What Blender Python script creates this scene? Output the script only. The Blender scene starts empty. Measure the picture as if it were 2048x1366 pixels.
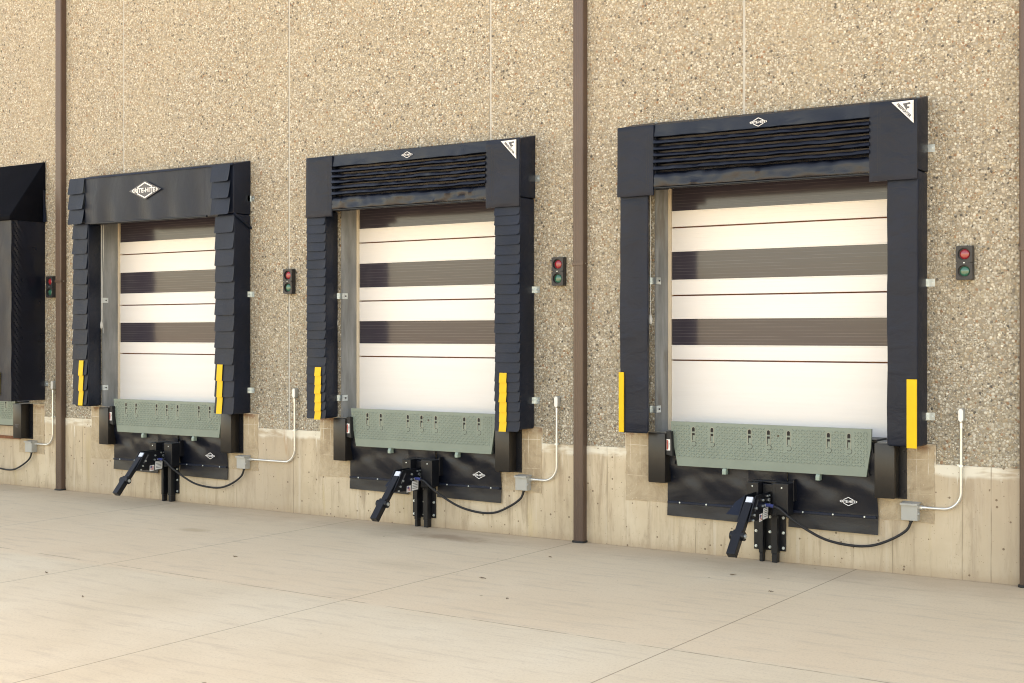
import bpy, bmesh, math, random
from mathutils import Vector, Matrix, noise

SC = bpy.context.scene
COL = SC.collection
R = math.radians
random.seed(7)

# ------------------------------------------------------------------ camera
cam_d = bpy.data.cameras.new('camera')
cam_d.lens = 47.06
cam_d.sensor_width = 36.0
cam_d.shift_y = -15.0 / 2048.0
cam_d.clip_start = 0.1
cam_d.clip_end = 1500.0
cam = bpy.data.objects.new('camera', cam_d)
cam.location = (0.0, -12.2126, 2.2)
cam.rotation_euler = (R(90), 0.0, R(33.736))
COL.objects.link(cam)
SC.camera = cam

# ------------------------------------------------------------------ sky, sun, exposure
SUN_EL = 46.0
world = bpy.data.worlds.new('World')
SC.world = world
world.use_nodes = True
wn = world.node_tree
sky = wn.nodes.new('ShaderNodeTexSky')
sky.sky_type = 'NISHITA'
sky.sun_disc = False
sky.sun_elevation = R(SUN_EL)
sky.sun_rotation = R(0)
sky.air_density = 0.9
sky.dust_density = 1.2
sky.ozone_density = 0.8
bg = wn.nodes['Background']
bg.inputs['Strength'].default_value = 0.15
wn.links.new(sky.outputs['Color'], bg.inputs['Color'])

sun_d = bpy.data.lights.new('sun', 'SUN')
sun_d.energy = 2.1
sun_d.angle = R(0.5)
sun_d.color = (1.0, 0.965, 0.91)
sun = bpy.data.objects.new('sun', sun_d)
sun.rotation_euler = (-(R(90) - R(SUN_EL)), 0, 0)       # the sun stands behind the building
sun.location = (0, 30, 40)
COL.objects.link(sun)

SC.view_settings.view_transform = 'Standard'
SC.view_settings.look = 'None'
SC.view_settings.gamma = 1.0
SC.view_settings.exposure = 2.36
SC.view_settings.use_white_balance = True          # the camera was balanced for open shade
SC.view_settings.white_balance_temperature = 11200
SC.view_settings.white_balance_tint = 16
SC.cycles.use_denoising = True
SC.cycles.pixel_filter_type = 'BLACKMAN_HARRIS'
SC.cycles.filter_width = 1.1
SC.cycles.max_bounces = 8
SC.cycles.diffuse_bounces = 5

# ------------------------------------------------------------------ node helpers
class NT:
    def __init__(self, name):
        self.m = bpy.data.materials.new(name)
        self.m.use_nodes = True
        self.t = self.m.node_tree
        self.b = self.t.nodes['Principled BSDF']
    def n(self, typ, **kw):
        nd = self.t.nodes.new(typ)
        for k, v in kw.items():
            setattr(nd, k, v)
        return nd
    def l(self, a, b):
        self.t.links.new(a, b)
    def put(self, sock, v):
        if hasattr(v, 'is_output') or isinstance(v, bpy.types.NodeSocket):
            self.l(v, sock)
        else:
            sock.default_value = v
    def math(self, op, a, b=0.0, c=0.0, clamp=False):
        nd = self.n('ShaderNodeMath', operation=op, use_clamp=clamp)
        self.put(nd.inputs[0], a); self.put(nd.inputs[1], b); self.put(nd.inputs[2], c)
        return nd.outputs[0]
    def mix(self, f, a, b, blend='MIX'):
        nd = self.n('ShaderNodeMix', data_type='RGBA', blend_type=blend)
        self.put(nd.inputs['Factor'], f)
        ia, ib = nd.inputs[6], nd.inputs[7]
        self.put(ia, a if not isinstance(a, tuple) else (*a, 1)[:4])
        self.put(ib, b if not isinstance(b, tuple) else (*b, 1)[:4])
        return nd.outputs[2]
    def pos(self):
        return self.n('ShaderNodeNewGeometry').outputs['Position']
    def obj(self):
        return self.n('ShaderNodeTexCoord').outputs['Object']
    def mapping(self, vec, scale=(1, 1, 1), loc=(0, 0, 0), rot=(0, 0, 0)):
        nd = self.n('ShaderNodeMapping')
        self.l(vec, nd.inputs['Vector'])
        nd.inputs['Scale'].default_value = scale
        nd.inputs['Location'].default_value = loc
        nd.inputs['Rotation'].default_value = rot
        return nd.outputs[0]
    def noise(self, vec, scale, detail=4.0, rough=0.55, dist=0.0):
        nd = self.n('ShaderNodeTexNoise')
        self.l(vec, nd.inputs['Vector'])
        nd.inputs['Scale'].default_value = scale
        nd.inputs['Detail'].default_value = detail
        nd.inputs['Roughness'].default_value = rough
        nd.inputs['Distortion'].default_value = dist
        return nd.outputs['Fac']
    def voro(self, vec, scale, feature='F1', rand=1.0):
        nd = self.n('ShaderNodeTexVoronoi', feature=feature)
        self.l(vec, nd.inputs['Vector'])
        nd.inputs['Scale'].default_value = scale
        nd.inputs['Randomness'].default_value = rand
        return nd
    def ramp(self, f, stops, interp='LINEAR'):
        nd = self.n('ShaderNodeValToRGB')
        cr = nd.color_ramp
        cr.interpolation = interp
        while len(cr.elements) < len(stops):
            cr.elements.new(0.5)
        for e, (p, c) in zip(cr.elements, stops):
            e.position = p
            e.color = (*c, 1) if not isinstance(c, (int, float)) else (c, c, c, 1)
        self.l(f, nd.inputs['Fac'])
        return nd.outputs['Color']
    def step(self, f, lo, hi):
        nd = self.n('ShaderNodeMapRange', interpolation_type='SMOOTHSTEP')
        self.put(nd.inputs['Value'], f)
        nd.inputs['From Min'].default_value = lo
        nd.inputs['From Max'].default_value = hi
        return nd.outputs[0]
    def bump(self, h, strength=0.3, dist=0.01, normal=None):
        nd = self.n('ShaderNodeBump')
        nd.inputs['Strength'].default_value = strength
        nd.inputs['Distance'].default_value = dist
        self.l(h, nd.inputs['Height'])
        if normal is not None:
            self.l(normal, nd.inputs['Normal'])
        self.l(nd.outputs[0], self.b.inputs['Normal'])
        return nd.outputs[0]
    def base(self, c):
        self.put(self.b.inputs['Base Color'], c if not isinstance(c, tuple) else (*c, 1)[:4])
    def rough(self, v):
        self.put(self.b.inputs['Roughness'], v)
    def spec(self, v):
        self.b.inputs['Specular IOR Level'].default_value = v
    def metal(self, v):
        self.b.inputs['Metallic'].default_value = v

M = {}

def mat_simple(name, col, rough=0.6, metal=0.0, spec=0.5, var=0.08, nscale=8.0, bump=0.0, bscale=60.0):
    t = NT(name)
    o = t.obj()
    nz = t.noise(o, nscale, 5, 0.6)
    dark = tuple(c * (1 - var) for c in col)
    lite = tuple(min(1, c * (1 + var)) for c in col)
    t.base(t.ramp(nz, [(0.3, dark), (0.7, lite)]))
    t.rough(rough); t.metal(metal); t.spec(spec)
    if bump:
        t.bump(t.noise(o, bscale, 3, 0.6), bump, 0.004)
    M[name] = t.m
    return t.m

# --- exposed aggregate: two sizes of rounded pebbles in a sandy matrix
def mat_pebbles():
    t = NT('pebble_aggregate')
    p = t.pos()
    warp = t.n('ShaderNodeVectorMath', operation='ADD')
    nz = t.n('ShaderNodeTexNoise'); t.l(p, nz.inputs['Vector']); nz.inputs['Scale'].default_value = 22
    sc = t.n('ShaderNodeVectorMath', operation='SCALE'); t.l(nz.outputs['Color'], sc.inputs[0]); sc.inputs['Scale'].default_value = 0.014
    t.l(p, warp.inputs[0]); t.l(sc.outputs[0], warp.inputs[1])
    v1 = t.voro(warp.outputs[0], 42)
    v2 = t.voro(warp.outputs[0], 72)
    def stone(v, seedmul):
        sep = t.n('ShaderNodeSeparateColor'); t.l(v.outputs['Color'], sep.inputs[0])
        hue = t.ramp(sep.outputs[0], [
            (0.00, (0.14, 0.13, 0.12)), (0.03, (0.28, 0.255, 0.225)), (0.09, (0.43, 0.385, 0.32)),
            (0.21, (0.49, 0.435, 0.36)), (0.31, (0.585, 0.52, 0.43)), (0.43, (0.71, 0.65, 0.56)),
            (0.57, (0.54, 0.42, 0.30)), (0.63, (0.77, 0.73, 0.65)), (0.76, (0.52, 0.50, 0.46)),
            (0.82, (0.42, 0.25, 0.16)), (0.855, (0.66, 0.57, 0.44)), (0.93, (0.88, 0.85, 0.77))], 'CONSTANT')
        val = t.math('MULTIPLY_ADD', sep.outputs[1], 0.26, 0.62)
        mul = t.n('ShaderNodeVectorMath', operation='SCALE'); t.l(hue, mul.inputs[0]); t.l(val, mul.inputs['Scale'])
        return mul.outputs[0], sep.outputs[2]
    c1, k1 = stone(v1, 1)
    c2, k2 = stone(v2, 2)
    big = t.math('LESS_THAN', k1, 0.55)
    col = t.mix(big, c2, c1)
    d1 = t.step(v1.outputs['Distance'], 0.70, 0.46)
    d2 = t.step(v2.outputs['Distance'], 0.70, 0.46)
    nd = t.n('ShaderNodeMix', data_type='FLOAT'); t.l(big, nd.inputs[0]); t.l(d2, nd.inputs[2]); t.l(d1, nd.inputs[3])
    cover = nd.outputs[0]
    sand = t.ramp(t.noise(p, 200, 3, 0.7), [(0.3, (0.21, 0.178, 0.135)), (0.7, (0.40, 0.345, 0.27))])
    col = t.mix(cover, sand, col)
    # slow drift of tone over the panel, where more or less matrix was washed off
    drift = t.noise(p, 0.9, 4, 0.6)
    col = t.mix(t.step(drift, 0.42, 0.75), col, t.mix(0.32, col, (0.46, 0.40, 0.31)))
    t.base(t.mix(1.0, col, (1.0, 0.980, 0.930), 'MULTIPLY'))
    t.rough(0.75); t.spec(0.35)
    h1 = t.math('SUBTRACT', 0.6, v1.outputs['Distance']); h2 = t.math('SUBTRACT', 0.6, v2.outputs['Distance'])
    nh = t.n('ShaderNodeMix', data_type='FLOAT'); t.l(big, nh.inputs[0]); t.l(h2, nh.inputs[2]); t.l(h1, nh.inputs[3])
    t.bump(nh.outputs[0], 0.9, 0.012)
    M['pebbles'] = t.m

# --- board formed foundation concrete
def mat_foundation():
    t = NT('foundation_concrete')
    p = t.pos()
    col = t.ramp(t.noise(p, 1.1, 5, 0.6), [(0.3, (0.48, 0.38, 0.265)), (0.55, (0.58, 0.475, 0.345)), (0.75, (0.66, 0.56, 0.425))])
    st = t.noise(t.mapping(p, (7, 7, 0.9)), 1.0, 8, 0.74, 0.4)
    col = t.mix(t.math('MULTIPLY', t.step(st, 0.46, 0.66), 0.80), col, (0.37, 0.28, 0.195))
    st2 = t.noise(t.mapping(p, (16, 16, 0.35), (5, 2, 1)), 1.0, 5, 0.6)
    col = t.mix(t.math('MULTIPLY', t.step(st2, 0.54, 0.74), 0.4), col, (0.66, 0.60, 0.50))
    ye = t.noise(t.mapping(p, (3.0, 3.0, 0.4), (11, 3, 1)), 1.0, 4, 0.6)
    col = t.mix(t.math('MULTIPLY', t.step(ye, 0.56, 0.72), 0.4), col, (0.60, 0.46, 0.20))
    sep = t.n('ShaderNodeSeparateXYZ'); t.l(p, sep.inputs[0])
    x, z = sep.outputs[0], sep.outputs[2]
    tone = t.noise(t.mapping(p, (0.42, 0.42, 0.15), (2.6, 0, 0)), 1.0, 3, 0.5)
    col = t.mix(t.math('MULTIPLY', t.step(tone, 0.45, 0.62), 0.6), col, (0.43, 0.345, 0.26))
    # lime bloom along the top edge, running down in drips
    wob = t.noise(t.mapping(p, (2.2, 2.2, 0.0)), 1.0, 3, 0.6)
    drip = t.noise(t.mapping(p, (26, 26, 0.2)), 1.0, 4, 0.7)
    low = t.math('SUBTRACT', 0.985, t.math('MULTIPLY', wob, 0.14))
    low = t.math('SUBTRACT', low, t.math('MULTIPLY', t.step(drip, 0.60, 0.78), 0.30))
    band = t.step(t.math('SUBTRACT', z, low), -0.015, 0.03)
    patchy = t.step(t.noise(t.mapping(p, (1.3, 1.3, 5)), 1.0, 4, 0.7), 0.38, 0.55)
    col = t.mix(t.math('MULTIPLY', t.math('MULTIPLY', band, patchy), 0.85), col, (0.74, 0.70, 0.60))
    # dirt splash at the foot
    foot = t.step(t.math('ADD', z, t.math('MULTIPLY', t.noise(p, 9, 4, 0.7), 0.14)), 0.20, 0.06)
    col = t.mix(t.math('MULTIPLY', foot, 0.45), col, (0.36, 0.25, 0.165))
    rs = t.math('MULTIPLY', t.step(t.noise(t.mapping(p, (3.5, 3.5, 0.6), (7, 1, 2)), 1.0, 6, 0.7), 0.60, 0.74), 0.5)
    col = t.mix(rs, col, (0.40, 0.225, 0.115))
    # bug holes
    v = t.voro(p, 17)
    s = t.n('ShaderNodeSeparateColor'); t.l(v.outputs['Color'], s.inputs[0])
    thr = t.math('MULTIPLY', t.step(s.outputs[0], 0.50, 1.0), 0.20)
    hole = t.step(t.math('SUBTRACT', v.outputs['Distance'], thr), 0.015, -0.03)
    col = t.mix(t.math('MULTIPLY', hole, 0.85), col, (0.17, 0.12, 0.08))
    v2 = t.voro(p, 60)
    s2 = t.n('ShaderNodeSeparateColor'); t.l(v2.outputs['Color'], s2.inputs[0])
    hole2 = t.step(t.math('SUBTRACT', v2.outputs['Distance'], t.math('MULTIPLY', t.step(s2.outputs[0], 0.8, 1.0), 0.3)), 0.02, -0.05)
    col = t.mix(t.math('MULTIPLY', hole2, 0.5), col, (0.25, 0.185, 0.12))
    # form joints
    dark = None
    for jx in (-16.95, -15.35, -14.25, -12.35, -11.38, -10.25, -9.05, -7.95, -6.95, -5.93, -5.05, -3.93, -3.30, -3.05):
        d = t.math('ABSOLUTE', t.math('SUBTRACT', t.math('ADD', x, t.math('MULTIPLY', t.noise(p, 3, 2), 0.012)), jx + 0.006))
        ln = t.step(d, 0.008, 0.002)
        dark = ln if dark is None else t.math('MAXIMUM', dark, ln)
    dark = t.math('MULTIPLY', dark, t.step(t.noise(p, 2.3, 3), 0.35, 0.6))
    col = t.mix(t.math('MULTIPLY', dark, 0.6), col, (0.20, 0.15, 0.10))
    t.base(col); t.rough(0.85); t.spec(0.25)
    h = t.math('SUBTRACT', t.math('MULTIPLY', t.noise(p, 90, 4, 0.7), 0.4), t.math('MULTIPLY', hole, 1.0))
    t.bump(h, 0.35, 0.006)
    M['foundation'] = t.m

def mat_patch():
    t = NT('rough_patch_concrete')
    p = t.pos()
    col = t.ramp(t.noise(p, 3.2, 8, 0.75, 0.8), [(0.3, (0.33, 0.245, 0.165)), (0.5, (0.46, 0.36, 0.25)), (0.72, (0.58, 0.48, 0.35))])
    st = t.noise(t.mapping(p, (30, 30, 3)), 1.0, 5, 0.7)
    col = t.mix(t.math('MULTIPLY', t.step(st, 0.5, 0.7), 0.5), col, (0.52, 0.42, 0.30))
    sep = t.n('ShaderNodeSeparateXYZ'); t.l(p, sep.inputs[0])
    rust = t.math('MULTIPLY', t.step(sep.outputs[2], 1.10, 1.18), t.step(t.noise(p, 7, 4), 0.42, 0.6))
    col = t.mix(t.math('MULTIPLY', rust, 0.7), col, (0.19, 0.075, 0.035))
    v = t.voro(p, 45)
    s = t.n('ShaderNodeSeparateColor'); t.l(v.outputs['Color'], s.inputs[0])
    sp = t.step(t.math('SUBTRACT', v.outputs['Distance'], t.math('MULTIPLY', t.step(s.outputs[0], 0.75, 1.0), 0.3)), 0.02, -0.05)
    col = t.mix(t.math('MULTIPLY', sp, 0.6), col, (0.62, 0.53, 0.40))
    t.base(col); t.rough(0.92); t.spec(0.2)
    t.bump(t.noise(p, 55, 5, 0.75), 0.8, 0.012)
    M['patch'] = t.m

def mat_jamb():
    t = NT('grey_jamb_concrete')
    p = t.pos()
    col = t.ramp(t.noise(t.mapping(p, (6, 6, 1.1)), 1.0, 6, 0.65), [(0.3, (0.16, 0.165, 0.165)), (0.55, (0.265, 0.275, 0.275)), (0.75, (0.36, 0.37, 0.37))])
    bl = t.noise(t.mapping(p, (4, 4, 1.6), (3, 1, 7)), 1.0, 3, 0.5)
    col = t.mix(t.math('MULTIPLY', t.step(bl, 0.60, 0.72), 0.6), col, (0.15, 0.125, 0.10))
    t.base(col); t.rough(0.8); t.spec(0.3)
    t.bump(t.noise(p, 70, 4, 0.7), 0.25, 0.005)
    M['jamb'] = t.m

# --- the yard: broom finished slabs
def mat_yard():
    t = NT('yard_concrete')
    p = t.pos()
    sep = t.n('ShaderNodeSeparateXYZ'); t.l(p, sep.inputs[0])
    x, y = sep.outputs[0], sep.outputs[1]
    col = t.ramp(t.noise(p, 0.55, 6, 0.6), [(0.28, (0.63, 0.525, 0.37)), (0.5, (0.69, 0.585, 0.425)), (0.72, (0.73, 0.640, 0.48))])
    # the strip poured against the dock is a pinker mix
    strip = t.step(y, -3.90, -3.72)
    col = t.mix(t.math('MULTIPLY', strip, 0.55), col, (0.72, 0.56, 0.385))
    bro = t.noise(t.mapping(p, (1.0, 6.5, 1), (0, 0, 0), (0, 0, 0.06)), 1.4, 9, 0.74)
    col = t.mix(t.math('MULTIPLY', t.step(bro, 0.48, 0.70), 0.50), col, (0.49, 0.395, 0.29))
    pale = t.noise(t.mapping(p, (1.6, 0.7, 1), (4, 9, 0)), 1.0, 5, 0.65)
    col = t.mix(t.math('MULTIPLY', t.step(pale, 0.50, 0.75), 0.14), col, (0.76, 0.68, 0.52))
    # dirt washed to the foot of the wall, rusty below the restraints
    wash = t.step(t.math('ADD', y, t.math('MULTIPLY', t.noise(p, 2.0, 5, 0.65), 1.1)), -0.55, 0.45)
    col = t.mix(t.math('MULTIPLY', wash, 0.42), col, (0.42, 0.295, 0.20))
    for (sx, sy, rx, ry, c, k) in ((-8.6, -0.55, 0.9, 0.28, (0.30, 0.185, 0.115), 0.6), (-11.3, -1.7, 0.4, 0.2, (0.42, 0.30, 0.18), 0.45), (-13.9, -3.0, 1.0, 0.3, (0.44, 0.34, 0.22), 0.35), (-7.9, -2.2, 0.8, 0.3, (0.46, 0.36, 0.24), 0.25)):
        dx = t.math('DIVIDE', t.math('SUBTRACT', x, sx), rx); dy = t.math('DIVIDE', t.math('SUBTRACT', y, sy), ry)
        rr = t.math('SQRT', t.math('ADD', t.math('MULTIPLY', dx, dx), t.math('MULTIPLY', dy, dy)))
        f = t.step(t.math('ADD', rr, t.math('MULTIPLY', t.noise(p, 5, 5, 0.7), 1.1)), 1.45, 0.65)
        col = t.mix(t.math('MULTIPLY', f, k), col, c)
    v = t.voro(p, 6.5)
    s = t.n('ShaderNodeSeparateColor'); t.l(v.outputs['Color'], s.inputs[0])
    sp = t.step(t.math('SUBTRACT', v.outputs['Distance'], t.math('MULTIPLY', t.step(s.outputs[0], 0.9, 1.0), 0.10)), 0.01, -0.02)
    col = t.mix(t.math('MULTIPLY', sp, 0.75), col, (0.20, 0.14, 0.085))
    fine = t.noise(p, 48, 5, 0.85)
    col = t.mix(t.math('MULTIPLY', t.step(fine, 0.48, 0.72), 0.50), col, (0.40, 0.31, 0.21))
    # sawn joints
    fx = t.math('ABSOLUTE', t.math('SUBTRACT', t.math('FRACT', t.math('ADD', t.math('DIVIDE', t.math('ADD', x, 4.272), 3.03), 100.5)), 0.5))
    dxm = t.math('MULTIPLY', fx, 3.03)
    yw = t.math('ADD', t.math('ADD', y, t.math('MULTIPLY', x, 0.022)), 3.87 + 0.06)
    dym = t.math('ABSOLUTE', t.math('ADD', yw, t.math('MULTIPLY', t.math('SUBTRACT', t.noise(p, 9, 3), 0.5), 0.02)))
    dym2 = t.math('ABSOLUTE', t.math('ADD', y, 8.1))
    jx = t.step(dxm, 0.0075, 0.0035)
    jy = t.math('MULTIPLY', t.step(dym, 0.010, 0.004), t.step(t.noise(p, 3.1, 4, 0.7), 0.36, 0.56))
    j = t.math('MAXIMUM', t.math('MAXIMUM', jx, jy), t.step(dym2, 0.008, 0.003))
    col = t.mix(t.math('MULTIPLY', j, 0.62), col, (0.16, 0.11, 0.07))
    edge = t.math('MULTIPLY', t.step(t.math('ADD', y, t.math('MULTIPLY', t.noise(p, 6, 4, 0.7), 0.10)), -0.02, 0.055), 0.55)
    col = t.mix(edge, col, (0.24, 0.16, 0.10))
    t.base(col); t.rough(0.9); t.spec(0.2)
    h = t.math('SUBTRACT', t.math('MULTIPLY', fine, 0.35), j)
    t.bump(h, 0.3, 0.006)
    M['yard'] = t.m

def mat_vinyl(name, col, rough, wr_scale, wr_strength, spec=0.5, weave=True, stretch=(1, 1, 1)):
    t = NT(name)
    o = t.pos()
    d = t.noise(o, 3.0, 4, 0.6)
    t.base(t.mix(t.step(d, 0.35, 0.75), tuple(c * 0.85 for c in col), tuple(c * 1.2 for c in col)))
    t.rough(t.math('MULTIPLY_ADD', t.noise(o, 6, 3), 0.16, rough - 0.08))
    t.spec(spec)
    big = t.noise(t.mapping(o, stretch), wr_scale, 3, 0.5, 0.6)
    h = t.math('MULTIPLY', big, wr_strength)
    if weave:
        h = t.math('ADD', h, t.math('MULTIPLY', t.noise(o, 180, 2), 0.03))
    t.bump(h, 1.0, 0.03)
    M[name] = t.m

def mat_door():
    t = NT('white_door_skin')
    p = t.pos()
    sep = t.n('ShaderNodeSeparateXYZ'); t.l(p, sep.inputs[0])
    d = t.noise(t.mapping(p, (0.6, 1, 14)), 1.0, 4, 0.6)
    t.base(t.ramp(d, [(0.3, (0.82, 0.79, 0.765)), (0.7, (0.84, 0.815, 0.795))]))
    t.rough(0.42); t.spec(0.45)
    rib = t.math('SINE', t.math('MULTIPLY', sep.outputs[2], 2 * math.pi / 0.043))
    rib = t.step(rib, 0.90, 1.0)
    t.bump(t.math('ADD', t.math('MULTIPLY', rib, -0.25), t.math('MULTIPLY', t.noise(t.mapping(p, (0.8, 1, 1.6)), 1.0, 2), 0.6)), 0.35, 0.006)
    M['door'] = t.m

def mat_glazing():
    t = NT('smoky_ribbed_glazing')
    p = t.pos()
    sep = t.n('ShaderNodeSeparateXYZ'); t.l(p, sep.inputs[0])
    fr = t.math('FRACT', t.math('DIVIDE', sep.outputs[2], 0.032))
    ln = t.math('MULTIPLY', t.step(fr, 0.80, 0.97), t.step(t.noise(t.mapping(p, (1.5, 1, 40)), 1.0, 3), 0.35, 0.6))
    col = t.mix(ln, (0.044, 0.038, 0.050), (0.10, 0.090, 0.104))
    t.base(col)
    t.rough(0.14); t.spec(0.5)
    t.bump(t.math('ADD', t.math('MULTIPLY', fr, 0.06), t.math('MULTIPLY', t.noise(t.mapping(p, (0.7, 1, 6)), 1.0, 2), 0.5)), 0.4, 0.004)
    M['glazing'] = t.m

mat_pebbles(); mat_foundation(); mat_patch(); mat_jamb(); mat_yard(); mat_door(); mat_glazing()
mat_vinyl('seal_vinyl', (0.0068, 0.0115, 0.0240), 0.46, 3.0, 0.42, 0.26, True, (1.3, 1.3, 2.2))
mat_vinyl('flap_vinyl', (0.0070, 0.0125, 0.0270), 0.42, 5.0, 0.20, 0.26)
mat_vinyl('pleat_vinyl', (0.0035, 0.0060, 0.0140), 0.30, 4.0, 0.22, 0.42, True, (0.6, 1, 1.5))
mat_vinyl('curtain_vinyl', (0.0075, 0.0115, 0.0220), 0.42, 2.5, 0.30, 0.28, True, (1.6, 1, 0.7))
mat_vinyl('apron_vinyl', (0.0028, 0.0050, 0.0115), 0.32, 2.2, 0.30, 0.36, True, (0.8, 1, 1.2))
mat_vinyl('hood_vinyl', (0.0030, 0.0036, 0.0060), 0.7, 2.5, 0.25, 0.06)
mat_simple('black_steel', (0.006, 0.007, 0.010), 0.38, 0.0, 0.35, 0.2, 6, 0.08, 40)
mat_simple('bumper_steel', (0.016, 0.0135, 0.012), 0.33, 0.0, 0.42, 0.25, 4, 0.10, 30)
mat_simple('green_paint', (0.185, 0.232, 0.195), 0.45, 0.0, 0.5, 0.06, 5, 0.05, 80)
mat_simple('green_hook', (0.26, 0.34, 0.29), 0.4, 0.0, 0.5, 0.05)
mat_simple('slot_shade', (0.012, 0.010, 0.009), 0.8)
mat_simple('slot_edge', (0.30, 0.30, 0.24), 0.5)
mat_simple('slot_brown', (0.085, 0.055, 0.035), 0.8)
mat_simple('yellow_vinyl', (0.78, 0.47, 0.012), 0.45, 0.0, 0.4, 0.06, 5, 0.05, 30)
mat_simple('brown_metal', (0.088, 0.052, 0.039), 0.32, 0.0, 0.5, 0.12, 2.5, 0.05, 12)
mat_simple('zinc', (0.62, 0.68, 0.69), 0.38, 0.8, 0.5, 0.15, 20, 0.05, 60)
mat_simple('conduit_steel', (0.72, 0.72, 0.70), 0.32, 0.75, 0.5, 0.08, 10, 0.03, 40)
mat_simple('conduit_cover', (0.78, 0.77, 0.74), 0.45, 0.2, 0.5, 0.05)
mat_simple('box_grey', (0.37, 0.37, 0.345), 0.5, 0.0, 0.4, 0.05)
mat_simple('cable_rubber', (0.014, 0.014, 0.016), 0.5, 0.0, 0.4, 0.1)
mat_simple('caulk', (0.47, 0.46, 0.425), 0.8, 0.0, 0.2, 0.06)
mat_simple('white_print', (0.78, 0.78, 0.78), 0.5)
mat_simple('grey_print', (0.075, 0.078, 0.088), 0.5)
mat_simple('dark_print', (0.035, 0.04, 0.055), 0.5)
mat_simple('red_print', (0.42, 0.045, 0.03), 0.5)
mat_simple('blue_print', (0.03, 0.05, 0.20), 0.5)
mat_simple('label_white', (0.74, 0.74, 0.73), 0.5)
mat_simple('signal_black', (0.030, 0.030, 0.032), 0.45, 0.0, 0.4, 0.1, 10, 0.1, 120)
mat_simple('red_lens', (0.30, 0.016, 0.026), 0.07, 0.0, 0.8, 0.1)
mat_simple('green_lens', (0.010, 0.115, 0.075), 0.07, 0.0, 0.8, 0.1)
mat_simple('door_trim', (0.70, 0.60, 0.47), 0.5, 0.0, 0.4, 0.04)
mat_simple('white_cord', (0.66, 0.66, 0.63), 0.6)
mat_simple('rubber_black', (0.010, 0.010, 0.011), 0.6)
mat_simple('roller_plastic', (0.62, 0.66, 0.74), 0.4)
mat_simple('rust_steel', (0.19, 0.075, 0.04), 0.85, 0.0, 0.3, 0.4, 9, 0.3, 40)
mat_simple('roof_gravel', (0.30, 0.29, 0.27), 0.9)
mat_simple('litter_brown', (0.13, 0.085, 0.05), 0.8)

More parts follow.
